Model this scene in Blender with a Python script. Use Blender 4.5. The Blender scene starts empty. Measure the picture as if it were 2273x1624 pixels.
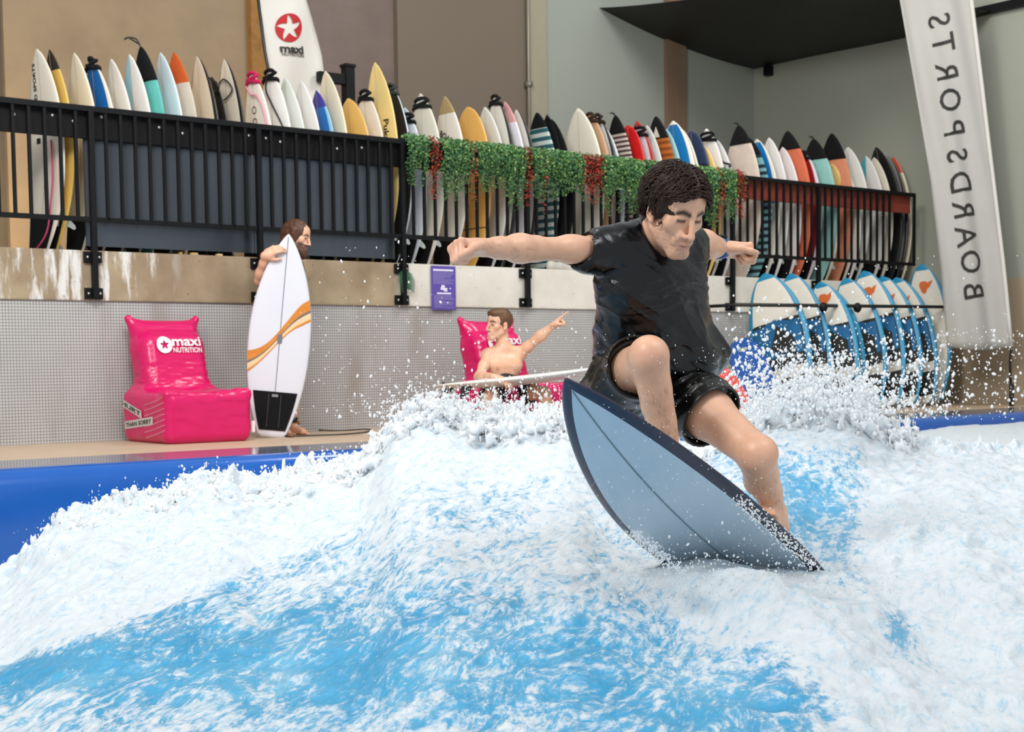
import bpy, bmesh, math, random
import numpy as np
from mathutils import Vector, Matrix

random.seed(7)
rng = np.random.default_rng(7)
SC = bpy.context.scene
COL = SC.collection

# ------------------------------------------------------------------ camera, world, lights, exposure
F, PX, PIT, ROL, CH = 3200.0, 1136.5, 0.065, 0.012, 0.607      # focal length in px of a 2273 px wide frame
PYC = 802 + F * math.tan(PIT)
_fw = np.array([0, math.cos(PIT), -math.sin(PIT)])
_u0 = np.array([0, math.sin(PIT), math.cos(PIT)])
_r0 = np.array([1.0, 0, 0])
_r = math.cos(ROL) * _r0 - math.sin(ROL) * _u0
_u = math.sin(ROL) * _r0 + math.cos(ROL) * _u0
CAM = np.array([0, 0, CH])
cd = bpy.data.cameras.new('camera')
cam = bpy.data.objects.new('camera', cd)
COL.objects.link(cam)
cam.matrix_world = Matrix(((_r[0], _u[0], -_fw[0], 0), (_r[1], _u[1], -_fw[1], 0), (_r[2], _u[2], -_fw[2], CH), (0, 0, 0, 1)))
cd.sensor_width = 36.0
cd.lens = 36.0 * F / 2273
cd.shift_y = (PYC - 812) / 2273
cd.clip_end = 200
cd.dof.use_dof = True
cd.dof.focus_distance = 4.75
cd.dof.aperture_fstop = 7.5
SC.camera = cam

SC.view_settings.view_transform = 'Standard'
SC.view_settings.look = 'None'
SC.view_settings.gamma = 1
SC.view_settings.use_curve_mapping = False
SC.view_settings.exposure = -0.12

wd = bpy.data.worlds.new('world')
SC.world = wd
wd.use_nodes = True
wd.node_tree.nodes['Background'].inputs[0].default_value = (0.90, 0.95, 1.0, 1)
wd.node_tree.nodes['Background'].inputs[1].default_value = 0.70


def area_light(name, loc, target, size, power, color=(1, 1, 1), sy=None):
    l = bpy.data.lights.new(name, 'AREA')
    l.energy = power
    l.color = color
    l.size = size
    if sy:
        l.shape = 'RECTANGLE'
        l.size_y = sy
    o = bpy.data.objects.new(name, l)
    COL.objects.link(o)
    o.location = loc
    o.rotation_euler = (Vector(target) - Vector(loc)).to_track_quat('-Z', 'Y').to_euler()
    return o


area_light('hall_light', (-4.2, 0.6, 6.2), (0.8, 6.5, 0.4), 1.6, 430, (1, 0.98, 0.95))
area_light('pool_light', (3.5, 3.2, 6.2), (1.2, 6.0, 0), 2.2, 150, (0.95, 0.98, 1))
area_light('deck_light', (-1.4, 6.6, 5.6), (-1.0, 13.0, 1.5), 2.0, 330, (1, 0.98, 0.95))
area_light('far_light', (3.0, 12.0, 7.2), (4.0, 17.0, 1.2), 2.0, 340, (1, 0.98, 0.95))

# ------------------------------------------------------------------ measuring helpers


def ray(x, y):
    return _fw + (x - PX) / F * _r + (PYC - y) / F * _u


def at(x, y, Y):
    d = ray(x, y)
    return CAM + d * (Y / d[1])


def ground(x, y, z=0.0):
    d = ray(x, y)
    return CAM + d * ((z - CH) / d[2])


def to_px(P):
    P = np.asarray(P, float) - CAM
    zz = P @ _fw
    return PX + F * (P @ _r) / zz, PYC - F * (P @ _u) / zz


_d = ray(5100, 753)
WD = np.array([_d[0], _d[1], 0]); WD /= np.linalg.norm(WD)      # along the tiled wall, to the right
WN = np.array([WD[1], -WD[0], 0])                               # out of the wall, into the hall
P0 = ground(640, 960)
WANG = math.atan2(WD[1], WD[0])


def W(t, n, z):
    return P0 + WD * t + WN * n + np.array([0, 0, z])


def wall_hit(x, y, n=0.0):
    """(t, z) where the line of sight through a point of the photograph meets the plane n metres out of the wall"""
    Q = P0 + WN * n
    d = ray(x, y)
    k = ((Q - CAM) @ WN) / (d @ WN)
    p = CAM + d * k
    return (p - P0) @ WD, p[2]


def wall_tn(p):
    return (p - P0) @ WD, (p - P0) @ WN


# ------------------------------------------------------------------ materials
def lin(h):
    if isinstance(h, str):
        h = h.lstrip('#')
        c = [int(h[i:i + 2], 16) / 255 for i in (0, 2, 4)]
    else:
        c = list(h)
    return tuple((x / 12.92 if x <= 0.04045 else ((x + 0.055) / 1.055) ** 2.4) for x in c) + (1.0,)


class NT:
    def __init__(s, m):
        s.t = m.node_tree
        s.n = s.t.nodes
        s.p = s.n['Principled BSDF']

    def new(s, typ, **kw):
        n = s.n.new(typ)
        for k, v in kw.items():
            if k == 'i':
                for a, b in v.items():
                    n.inputs[a].default_value = b
            else:
                setattr(n, k, v)
        return n

    def link(s, a, b):
        s.t.links.new(a, b)

    def coords(s, scale=(1, 1, 1), kind='Object', rot=(0, 0, 0)):
        tc = s.new('ShaderNodeTexCoord')
        mp = s.new('ShaderNodeMapping')
        mp.inputs['Scale'].default_value = scale
        mp.inputs['Rotation'].default_value = rot
        s.link(tc.outputs[kind], mp.inputs[0])
        return mp.outputs[0]

    def noise(s, vec, scale, detail=4, rough=0.55):
        n = s.new('ShaderNodeTexNoise')
        n.inputs['Scale'].default_value = scale
        n.inputs['Detail'].default_value = detail
        n.inputs['Roughness'].default_value = rough
        if vec is not None:
            s.link(vec, n.inputs['Vector'])
        return n.outputs['Fac']

    def ramp(s, fac, stops):
        n = s.new('ShaderNodeValToRGB')
        e = n.color_ramp.elements
        while len(e) < len(stops):
            e.new(0.5)
        for q, (p, c) in zip(e, stops):
            q.position = p
            q.color = c
        s.link(fac, n.inputs[0])
        return n.outputs[0]

    def mix(s, fac, a, b, typ='MIX'):
        n = s.new('ShaderNodeMix', data_type='RGBA', blend_type=typ)
        for sock, v in ((n.inputs['Factor'], fac), (n.inputs['A'], a), (n.inputs['B'], b)):
            if hasattr(v, 'is_linked') or hasattr(v, 'links'):
                s.link(v, sock)
            else:
                sock.default_value = v
        return n.outputs['Result']

    def math(s, op, a, b=None, clamp=False):
        n = s.new('ShaderNodeMath', operation=op)
        n.use_clamp = clamp
        for i, v in enumerate((a, b)):
            if v is None:
                continue
            if hasattr(v, 'links'):
                s.link(v, n.inputs[i])
            else:
                n.inputs[i].default_value = v
        return n.outputs[0]

    def bump(s, h, strength, dist=0.01):
        n = s.new('ShaderNodeBump')
        n.inputs['Strength'].default_value = strength
        n.inputs['Distance'].default_value = dist
        s.link(h, n.inputs['Height'])
        s.link(n.outputs[0], s.p.inputs['Normal'])
        return n


MATS = {}


def mat(name, color='#808080', rough=0.5, metal=0.0, var=0.12, vscale=6.0, bump=0.0, bscale=40.0, spec=0.5, coat=0.0, vcol=None, stretch=(1, 1, 1)):
    """procedural material: base colour with soft mottling (var), optional fine bump; vcol = name of a colour attribute"""
    if name in MATS:
        return MATS[name]
    m = bpy.data.materials.new(name)
    m.use_nodes = True
    t = NT(m)
    c = lin(color)
    t.p.inputs['Roughness'].default_value = rough
    t.p.inputs['Metallic'].default_value = metal
    t.p.inputs['Specular IOR Level'].default_value = spec
    t.p.inputs['Coat Weight'].default_value = coat
    t.p.inputs['Coat Roughness'].default_value = 0.08
    if vcol:
        a = t.new('ShaderNodeVertexColor', layer_name=vcol)
        base = a.outputs[0]
    else:
        base = c
    if var > 0 or bump > 0:
        v = t.coords(stretch)
    if var > 0:
        n = t.noise(v, vscale)
        f = t.ramp(n, [(0.3, (1 - var,) * 3 + (1,)), (0.7, (min(1, 1 + var * .3),) * 3 + (1,))])
        base = t.mix(1.0, base, f, 'MULTIPLY')
        t.link(base, t.p.inputs['Base Color'])
    elif vcol:
        t.link(base, t.p.inputs['Base Color'])
    else:
        t.p.inputs['Base Color'].default_value = c
    if bump > 0:
        t.bump(t.noise(v, bscale, 5), bump, 0.01)
    MATS[name] = m
    return m


# ------------------------------------------------------------------ mesh helpers
def mesh_np(name, V, Fc, mats=(), smooth=True, midx=None, col=None):
    V = np.asarray(V, np.float32).reshape(-1, 3)
    me = bpy.data.meshes.new(name)
    if isinstance(Fc, np.ndarray):
        k = Fc.shape[1]
        n = len(Fc)
        me.vertices.add(len(V))
        me.vertices.foreach_set('co', V.ravel())
        me.loops.add(n * k)
        me.loops.foreach_set('vertex_index', Fc.astype(np.int32).ravel())
        me.polygons.add(n)
        me.polygons.foreach_set('loop_start', np.arange(0, n * k, k, dtype=np.int32))
        me.update(calc_edges=True)
    else:
        me.from_pydata(V.tolist(), [], Fc)
        me.update()
    n = len(me.polygons)
    me.polygons.foreach_set('use_smooth', np.full(n, smooth, dtype=bool))
    for m in (mats if isinstance(mats, (list, tuple)) else [mats]):
        me.materials.append(m)
    if midx is not None:
        me.polygons.foreach_set('material_index', np.asarray(midx, np.int32))
    if col is not None:
        a = me.color_attributes.new('Col', 'FLOAT_COLOR', 'POINT')
        c4 = np.ones((len(V), 4), np.float32)
        c4[:, :3] = col
        a.data.foreach_set('color', c4.ravel())
    me.update()
    return me


class MB:
    """collects simple shapes into one mesh"""

    def __init__(s):
        s.v, s.f, s.m = [], [], []

    def add(s, V, Fc, mi=0):
        b = len(s.v)
        s.v += [tuple(map(float, p)) for p in V]
        s.f += [tuple(int(i) + b for i in q) for q in Fc]
        s.m += [mi] * len(Fc)
        return s

    def box(s, x0, x1, y0, y1, z0, z1, mi=0, bev=0.0):
        if bev > 0:
            bm = bmesh.new()
            bmesh.ops.create_cube(bm, size=1)
            for v in bm.verts:
                v.co = ((x0 + x1) / 2 + v.co.x * (x1 - x0), (y0 + y1) / 2 + v.co.y * (y1 - y0), (z0 + z1) / 2 + v.co.z * (z1 - z0))
            bmesh.ops.bevel(bm, geom=bm.edges[:], offset=bev, segments=2, affect='EDGES', profile=0.7)
            bm.verts.index_update()
            s.add([v.co[:] for v in bm.verts], [[v.index for v in f.verts] for f in bm.faces], mi)
            bm.free()
            return s
        V = [(x, y, z) for x in (x0, x1) for y in (y0, y1) for z in (z0, z1)]
        Fc = [(0, 1, 3, 2), (4, 6, 7, 5), (0, 4, 5, 1), (2, 3, 7, 6), (0, 2, 6, 4), (1, 5, 7, 3)]
        return s.add(V, Fc, mi)

    def tube(s, pts, r, k=8, mi=0, caps=True):
        pts = [Vector(p) for p in pts]
        n = len(pts)
        rs = r if isinstance(r, (list, tuple)) else [r] * n
        V = []
        up = None
        for i, p in enumerate(pts):
            a = (pts[min(i + 1, n - 1)] - pts[max(i - 1, 0)]).normalized()
            if up is None:
                up = Vector((0, 0, 1)) if abs(a.z) < 0.9 else Vector((1, 0, 0))
            x = a.cross(up)
            if x.length < 1e-5:
                x = a.orthogonal()
            x.normalize()
            y = x.cross(a).normalized()
            up = y
            for j in range(k):
                th = 2 * math.pi * j / k
                V.append(p + (x * math.cos(th) + y * math.sin(th)) * rs[i])
        Fc = []
        for i in range(n - 1):
            for j in range(k):
                Fc.append((i * k + j, i * k + (j + 1) % k, (i + 1) * k + (j + 1) % k, (i + 1) * k + j))
        if caps:
            Fc.append(tuple(range(k))[::-1])
            Fc.append(tuple(range((n - 1) * k, n * k)))
        return s.add(V, Fc, mi)

    def ball(s, c, r, mi=0, sub=1):
        bm = bmesh.new()
        bmesh.ops.create_icosphere(bm, subdivisions=sub, radius=1)
        rr = r if isinstance(r, (tuple, list)) else (r, r, r)
        bm.verts.index_update()
        s.add([(c[0] + v.co.x * rr[0], c[1] + v.co.y * rr[1], c[2] + v.co.z * rr[2]) for v in bm.verts], [[v.index for v in f.verts] for f in bm.faces], mi)
        bm.free()
        return s

    def plate(s, pts, th, mi=0, axis=1):
        """extruded polygon: pts are (a, b) in the plane perpendicular to axis, thickness th centred"""
        n = len(pts)
        V = []
        for q in (-th / 2, th / 2):
            for a, b in pts:
                p = [0, 0, 0]
                p[axis] = q
                oth = [i for i in range(3) if i != axis]
                p[oth[0]], p[oth[1]] = a, b
                V.append(p)
        Fc = [tuple(range(n)), tuple(range(2 * n - 1, n - 1, -1))]
        Fc += [(i, n + i, n + (i + 1) % n, (i + 1) % n) for i in range(n)]
        return s.add(V, Fc, mi)

    def mesh(s, name, mats, smooth=False):
        me = mesh_np(name, s.v, s.f, mats, smooth, s.m)
        return me


def link(name, me, parent=None, loc=None, rz=None, kind=None):
    o = bpy.data.objects.new(name, me)
    COL.objects.link(o)
    if parent is not None:
        o.parent = parent
    if loc is not None:
        o.location = loc
    if rz is not None:
        o.rotation_euler = (0, 0, rz)
    if kind:
        o['kind'] = kind
    return o


def tag(o, label, cat, group=None, kind=None):
    o['label'] = label
    o['category'] = cat
    if group:
        o['group'] = group
    if kind:
        o['kind'] = kind
    return o


def thing(name, label, cat, loc=(0, 0, 0), rz=0.0, group=None):
    o = bpy.data.objects.new(name, None)
    o.empty_display_size = 0.1
    COL.objects.link(o)
    o.location = loc
    o.rotation_euler = (0, 0, rz)
    return tag(o, label, cat, group)


def smooth_angle(me, ang=35):
    bm = bmesh.new()
    bm.from_mesh(me)
    a = math.radians(ang)
    for e in bm.edges:
        if len(e.link_faces) == 2 and e.calc_face_angle(0) > a:
            e.smooth = False
    bm.to_mesh(me)
    bm.free()
    return me


_txt = {}


def text_geo(body, size=1.0, bold=0.0, space=1.0):
    """flat triangles of a word: (verts N x 2 centred, faces)"""
    key = (body, bold, space)
    if key not in _txt:
        cu = bpy.data.curves.new('word', 'FONT')
        cu.body = body
        cu.offset = bold
        cu.space_character = space
        cu.space_line = 0.85
        cu.align_x = 'CENTER'
        cu.align_y = 'CENTER'
        cu.resolution_u = 3
        o = bpy.data.objects.new('word', cu)
        COL.objects.link(o)
        dg = bpy.context.evaluated_depsgraph_get()
        me = bpy.data.meshes.new_from_object(o.evaluated_get(dg))
        bm = bmesh.new()
        bm.from_mesh(me)
        bmesh.ops.triangulate(bm, faces=bm.faces[:])
        long = [e for e in bm.edges if e.calc_length() > 0.3]
        if long:
            bmesh.ops.subdivide_edges(bm, edges=long, cuts=2)
            bmesh.ops.triangulate(bm, faces=bm.faces[:])
        bm.verts.index_update()
        V = np.array([v.co[:] for v in bm.verts])[:, :2]
        Fc = [[v.index for v in f.verts] for f in bm.faces]
        bm.free()
        bpy.data.objects.remove(o)
        bpy.data.meshes.remove(me)
        bpy.data.curves.remove(cu)
        _txt[key] = (V, Fc)
    V, Fc = _txt[key]
    return V * size, Fc


def star_disc(swirl=0.35, n=5, ro=0.93, ri=0.36, seg=60):
    """disc with a star-shaped hole: (verts N x 2, quads), radius 1"""
    V, Fc = [], []
    for i in range(seg):
        th = 2 * math.pi * i / seg
        ph = (th / (2 * math.pi) * n) % 1.0
        w = abs(ph - 0.5) * 2                      # 1 at the points, 0 in the notches
        rr = ri + (ro - ri) * w ** 1.6
        tt = th + swirl * (rr - ri) + math.pi / 2
        V.append((rr * math.cos(tt), rr * math.sin(tt)))
        V.append((math.cos(tt), math.sin(tt)))
    for i in range(seg):
        j = (i + 1) % seg
        Fc.append((2 * i, 2 * i + 1, 2 * j + 1, 2 * j))
    return np.array(V), Fc


def vnoise(P, seed=0):
    """value noise in 3-D, about -1..1, vectorised"""
    P = np.asarray(P, np.float64)
    i = np.floor(P).astype(np.int64)
    f = P - i
    f = f * f * f * (f * (f * 6 - 15) + 10)
    r = 0
    for dx in (0, 1):
        for dy in (0, 1):
            for dz in (0, 1):
                h = ((i[..., 0] + dx) * 374761393 + (i[..., 1] + dy) * 668265263 + (i[..., 2] + dz) * 1274126177 + seed * 974711) & 0xffffffff
                h = ((h ^ (h >> 13)) * 1274126177) & 0xffffffff
                h = h ^ (h >> 16)
                v = (h & 0xffff) / 32767.5 - 1
                w = (f[..., 0] if dx else 1 - f[..., 0]) * (f[..., 1] if dy else 1 - f[..., 1]) * (f[..., 2] if dz else 1 - f[..., 2])
                r = r + v * w
    return r


def fbm(P, oct=4, seed=0, gain=0.5):
    a, r, s = 1.0, 0, 0
    P = np.asarray(P, float)
    for k in range(oct):
        r = r + a * vnoise(P * 2 ** k + 17.3 * k, seed + k)
        s += a
        a *= gain
    return r / s


def sstep(a, b, x):
    t = np.clip((x - a) / (b - a), 0, 1)
    return t * t * (3 - 2 * t)
# ------------------------------------------------------------------ the setting
def hit_t(x, n=0.0, y=400):
    return wall_hit(x, y, n)[0]


LEDGE0, LEDGE1, RAIL0, RAIL1 = 1.137, 1.537, 1.78, 2.675
T_END = 9.65                                   # the right wall meets the tiled wall here
T_LEFT = -7.0
BACK = -3.08                                   # the wall behind the balcony

# deck edge and pool wall lines (n measured out of the tiled wall)
N_STRIP0 = wall_tn(ground(0, 1023))[1]
N_STRIP1 = wall_tn(ground(0, 1042))[1]


def wobj(name, mb, mats, smooth=False, kind=None, parent=None):
    """links shapes given in wall coordinates (x along the wall, y into it, z up)"""
    me = mb.mesh(name, mats, smooth)
    if parent is not None:
        return link(name, me, parent)
    return link(name, me, None, tuple(P0), WANG, kind)


def tile_mat():
    m = bpy.data.materials.new('grey mosaic tile')
    m.use_nodes = True
    t = NT(m)
    v = t.coords((1, 1, 1))
    sep = t.new('ShaderNodeSeparateXYZ')
    t.link(v, sep.inputs[0])
    g = []
    for ax in ('X', 'Z'):
        fr = t.math('FRACT', t.math('DIVIDE', sep.outputs[ax], 0.0245))
        d = t.math('ABSOLUTE', t.math('SUBTRACT', fr, 0.5))
        g.append(t.math('GREATER_THAN', d, 0.40))
    joint = t.math('MAXIMUM', g[0], g[1])
    big = t.noise(v, 0.9, 3)
    stain = t.noise(t.coords((1.4, 1, .35)), 1.6, 4)
    base = t.ramp(big, [(0.3, lin('#c6c6c4')), (0.7, lin('#b4b4b2'))])
    base = t.mix(t.math('MULTIPLY', t.ramp(stain, [(0.55, (0, 0, 0, 1)), (0.72, (1, 1, 1, 1))]), 0.45), base, lin('#8d7f6b'))
    out = t.mix(joint, base, lin('#767370'))
    t.link(out, t.p.inputs['Base Color'])
    t.p.inputs['Roughness'].default_value = 0.35
    t.bump(t.math('SUBTRACT', 1.0, joint), 0.4, 0.003)
    return m


def concrete_mat():
    m = bpy.data.materials.new('stained concrete')
    m.use_nodes = True
    t = NT(m)
    v = t.coords((1, 1, 1))
    sep = t.new('ShaderNodeSeparateXYZ')
    t.link(v, sep.inputs[0])
    clean = t.ramp(t.noise(v, 3.0, 5), [(0.3, lin('#dcd8cd')), (0.7, lin('#cdc7ba'))])
    dirty = t.ramp(t.noise(v, 2.2, 6), [(0.25, lin('#75644a')), (0.5, lin('#97846a')), (0.75, lin('#b0a083'))])
    lime = t.noise(t.coords((3.2, 1, 0.45)), 2.6, 6, 0.7)
    limef = t.ramp(lime, [(0.50, (0, 0, 0, 1)), (0.60, (1, 1, 1, 1))])
    left = t.math('SUBTRACT', 1.0, t.math('MULTIPLY', t.math('ADD', sep.outputs['X'], 1.35), 2.5, True), True)
    f = t.math('MULTIPLY', limef, left)
    dirty = t.mix(f, dirty, lin('#d9d8d2'))
    mix = t.math('MULTIPLY', t.math('SUBTRACT', sep.outputs['X'], 1.15), 8.0, True)   # the right length is clean
    base = t.mix(mix, dirty, clean)
    low = t.math('MULTIPLY', t.math('SUBTRACT', 1.2, t.math('ADD', sep.outputs['Z'], t.math('MULTIPLY', t.noise(v, 5, 4), .08))), 14, True)
    base = t.mix(t.math('MULTIPLY', low, 0.55), base, lin('#6a5840'))
    pit = t.ramp(t.noise(v, 26, 2), [(0.27, (0.55, 0.5, 0.45, 1)), (0.33, (1, 1, 1, 1))])
    base = t.mix(1.0, base, pit, 'MULTIPLY')
    t.link(base, t.p.inputs['Base Color'])
    t.p.inputs['Roughness'].default_value = 0.75
    t.bump(t.noise(v, 35, 5), 0.25, 0.006)
    return m


M_tile = tile_mat()
M_conc = concrete_mat()
M_deck = mat('sand coloured deck', '#cbb296', 0.45, var=.12, vscale=3, bump=.1, bscale=90)
M_blue = mat('blue pool padding', '#0756ac', 0.22, var=.1, vscale=2.5, bump=.08, bscale=9, coat=.3)
M_strip = mat('wet grey pool tile', '#74788c', 0.09, var=.15, vscale=8, spec=.9)
M_black = mat('black painted steel', '#0c0d0f', 0.5, var=.1, spec=.22)
M_bolt = mat('zinc bolt', '#c9c9c4', 0.3, 0.9, var=.1)

# lower wall, ledge and balcony floor
wobj('wall_front', MB().box(T_LEFT, T_END, 0.02, 0.3, -0.05, LEDGE0), M_tile, kind='structure')
ledge = wobj('trim_1', MB().box(T_LEFT, T_END, 0.0, 0.34, LEDGE0, LEDGE1, bev=.006), M_conc, kind='structure')
wobj('floor', MB().box(T_LEFT, T_END, -N_STRIP0, 0.05, -0.3, 0.0), M_deck, kind='structure')
wobj('trim_2', MB().box(T_LEFT, T_END, -N_STRIP1, -N_STRIP0, -0.3, 0.003, bev=.004), M_strip, kind='structure')
M_balc = mat('dark balcony floor', '#3b3732', 0.7)
wobj('floor_balcony', MB().box(T_LEFT, T_END, 0.3, -BACK, 1.38, 1.48), M_balc, kind='structure')
# pool wall with a padded round lip
pw = MB()
yy = -N_STRIP1
prof = [(yy + .04, -1.6), (yy - .10, -1.6), (yy - .10, -.12), (yy - .085, -.05), (yy - .05, -.012), (yy, 0.004), (yy + .04, 0.004)]
V = [(x, a, b) for x in np.linspace(T_LEFT, T_END + 1, 30) for a, b in prof]
k = len(prof)
pw.add(V, [(i * k + j, i * k + j + 1, (i + 1) * k + j + 1, (i + 1) * k + j) for i in range(29) for j in range(k - 1)])
wobj('wall_pool', pw, M_blue, True, kind='structure')

# walls behind the balcony, one object per change of colour
def plaster(name, c1, c2, c3, sc=.8):
    m = bpy.data.materials.new(name)
    m.use_nodes = True
    t = NT(m)
    v = t.coords((1, 1, 1))
    n = t.noise(v, sc, 5, .6)
    base = t.ramp(n, [(0.3, lin(c1)), (0.5, lin(c2)), (0.72, lin(c3))])
    t.link(base, t.p.inputs['Base Color'])
    t.p.inputs['Roughness'].default_value = .8
    t.bump(t.noise(t.coords((.6, 1, 2.5)), 3, 5), .5, .02)
    return m


M_tan = plaster('rough tan plaster', '#8f7c64', '#9c886c', '#94816a', 1.1)
M_ochre = plaster('ochre timber post', '#8c6432', '#a3763c', '#6c4a24', 3)
M_mauve = plaster('mauve brown plaster', '#6f6058', '#786860', '#80706a', .9)
M_brown = mat('taupe wall paint', '#75685a', .75, var=.06, vscale=.6)
M_beige = mat('beige wall strip', '#a29a84', .75, var=.05)
M_grey = mat('grey wall paint', '#a0a49a', .75, var=.05, vscale=.5)
M_rgreen = mat('pale green grey wall paint', '#a3a597', .75, var=.06, vscale=.5)
M_rtan = mat('tan wall paint', '#b3a086', .75, var=.08, vscale=.8)
M_post = mat('brown timber post', '#8a705a', .7, var=.2, vscale=3, stretch=(4, 4, .4))
TOP = 7.5
secs = [(-60, 12, 0.06, mat('dark left pillar', '#5e5548', .8)), (12, 551, 0.0, M_tan), (551, 585, -0.10, M_ochre), (585, 878, 0.02, M_mauve), (878, 1168, -.06, M_brown),
        (1168, 1208, -.06, M_beige), (1208, 1474, 0.0, M_grey), (1474, 1516, -.07, M_post), (1516, 1674, 0.0, M_grey)]
for x0, x1, off, m in secs:
    a, b = hit_t(x0, BACK, 200), hit_t(x1, BACK, 200)
    if x0 < 0:
        a = T_LEFT
    if x1 == 1674:
        b = T_END
    wobj('wall_back', MB().box(a, b, -BACK + off, -BACK + .3, 1.38, TOP), m, kind='structure')
a = hit_t(1174, BACK + .12, 200)
o = wobj('conduit_pipe', MB().tube([(a, -BACK - .12, 1.4), (a, -BACK - .12, TOP)], .022).box(a - .03, a + .03, -BACK - .16, -BACK - .06, 4.05, 4.12), mat('grey conduit', '#8d8878', .4, .3), True)
tag(o, 'thin grey conduit pipe running up the taupe wall above the boards', 'pipe')

# right wall: pale above, tan below the ledge height
wobj('wall_right', MB().box(T_END, T_END + .3, -9, -BACK + .3, LEDGE1 + .03, TOP), M_rgreen, kind='structure')
wobj('wall_right_lower', MB().box(T_END, T_END + .3, -9, 1.2, -.3, LEDGE1 + .03), M_rtan, kind='structure')
# black fabric ceiling sagging in the far corner
CZ = 4.9
cm = MB()
nx, ny = 22, 26
V = []
ta, tb = hit_t(1330, BACK, 20), T_END
for i in range(nx):
    for j in range(ny):
        u, v = i / (nx - 1), j / (ny - 1)
        x = ta + (tb - ta) * u
        y = -BACK + .05 - v * (-BACK + .90)
        z = CZ - .10 * math.sin(math.pi * v * 1.0) + .06 * math.sin(7 * u + 5 * v) * v + .35 * (1 - u) ** 2 * (1 - v) - .10 * (1 - v) ** 3 * u
        V.append((x, y, z))
cm.add(V, [(i * ny + j, i * ny + j + 1, (i + 1) * ny + j + 1, (i + 1) * ny + j) for i in range(nx - 1) for j in range(ny - 1)])
wobj('ceiling', cm, mat('black ceiling fabric', '#1a1816', .6, var=.3, vscale=1.2), True, kind='structure')
t1, z1 = hit_t(1700, BACK), 4.83
wobj('trim_3', MB().box(T_END - .09, T_END - .01, -7.0, -BACK - 1.1, CZ - .06, CZ + .04), M_black, kind='structure')

# small black camera box on the right wall, near the corner
d = ray(1705, 157)
kk = ((P0 + WD * (T_END - .06) - CAM) @ WD) / (d @ WD)
p = CAM + d * kk
_, nn = wall_tn(p)
o = wobj('wall_sensor', MB().box(T_END - .11, T_END, -nn - .05, -nn + .05, p[2] - .07, p[2] + .07, bev=.008).box(T_END - .13, T_END - .1, -nn - .02, -nn + .02, p[2] - .03, p[2] + .03), M_black)
tag(o, 'small black box fixed high on the pale wall by the far corner', 'sensor')

# black bracket post behind the boards, left of the cream longboard gap
nb = -1.1
t0, z0 = wall_hit(772, 150, nb)
t2, z2 = wall_hit(725, 163, nb)
br = thing('bracket_post', 'black steel post with a side arm behind the boards near the white feather flag', 'post', tuple(P0), WANG)
wobj('post', MB().box(t0 - .05, t0 + .05, -nb - .05, -nb + .05, 1.48, z0 + .02, bev=.006), M_black, parent=br)
wobj('arm', MB().box(t2 - .1, t0, -nb - .035, -nb + .035, z2 - .09, z2 + .01, bev=.006), M_black, parent=br)
wobj('cap', MB().box(t0 - .06, t0 + .06, -nb - .06, -nb + .06, z0, z0 + .03, bev=.005), M_black, parent=br)

# ------------------------------------------------------------------ balcony railing
POSTS = [hit_t(x, .05, 420) for x in (205, 578, 893, 1169)]
step = (POSTS[3] - POSTS[0]) / 3
POSTS = [POSTS[0] - step * 2, POSTS[0] - step] + [POSTS[0] + step * k for k in range(8)]
T_RE = hit_t(2030, .05, 500)
POSTS = [t for t in POSTS if t < T_RE - .4]
rail = thing('balcony_railing', 'long black steel railing of upright bars along the concrete ledge', 'railing', tuple(P0), WANG)
YR = -.05
wobj('top_rail', MB().box(POSTS[0], T_RE, YR - .02, YR + .02, RAIL1 - .045, RAIL1, bev=.003), M_black, parent=rail)
wobj('bottom_rail', MB().box(POSTS[0], T_RE, YR - .012, YR + .012, RAIL0 - .02, RAIL0 + .02, bev=.003), M_black, parent=rail)
pm = MB().box(-.022, .022, YR - .024, YR + .024, LEDGE0 + .02, RAIL1 - .01, bev=.003).mesh('post', M_black)
bpm = MB().box(-.075, .075, -.028, 0.0, -.045, .045, bev=.004).mesh('bracket', M_black)
btm = MB().ball((0, -.032, 0), (.014, .010, .014)).mesh('bolt', M_bolt, True)
for t in POSTS:
    po = link('post', pm, rail, (t, 0, 0))
    for z in (LEDGE0 + .055, LEDGE1 - .055):
        bo = link('bracket', bpm, po, (0, 0, z))
        link('bolt', btm, po, (-.048, 0, z))
        link('bolt', btm, po, (.048, 0, z))
bm_ = MB().box(-.0125, .0125, YR - .012, YR + .012, RAIL0, RAIL1 - .03).mesh('baluster', M_black)
GAP = 12
allp = POSTS + [POSTS[-1] + step]
for a, b in zip(allp[:-1], allp[1:]):
    for q in range(1, GAP):
        t = a + (b - a) * q / GAP
        if t < T_RE - .03 and t > -3.6:
            link('baluster', bm_, rail, (t, 0, 0))
wobj('end_post', MB().box(T_RE - .02, T_RE + .005, YR - .015, YR + .015, RAIL0 - .02, RAIL1), M_black, parent=rail)

# planks fixed behind the bars
BZ0, BZ1 = RAIL1 - .25, RAIL1 - .005
M_plank = mat('black stained plank', '#121112', .6, var=.25, vscale=8, spec=.2, stretch=(.3, 1, 4))
M_red = mat('red brown plank', '#8e3a2a', .6, var=.3, vscale=7, stretch=(.3, 1, 4), bump=.1)
tm1, tm2 = POSTS[4], hit_t(1625, .0, 420)


def plank(t0, t1, m, label, screws):
    o = thing('rack_plank', label, 'plank', tuple(P0), WANG, 'planks behind the railing bars')
    wobj('board_face', MB().box(t0, t1, 0.0, .035, BZ0, BZ1, bev=.004), m, parent=o)
    for x, y in screws:
        t, z = wall_hit(x, y, 0.0)
        wobj('screw', MB().ball((t, -.004, z), (.017, .010, .017)), M_bolt, True, parent=o)


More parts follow.
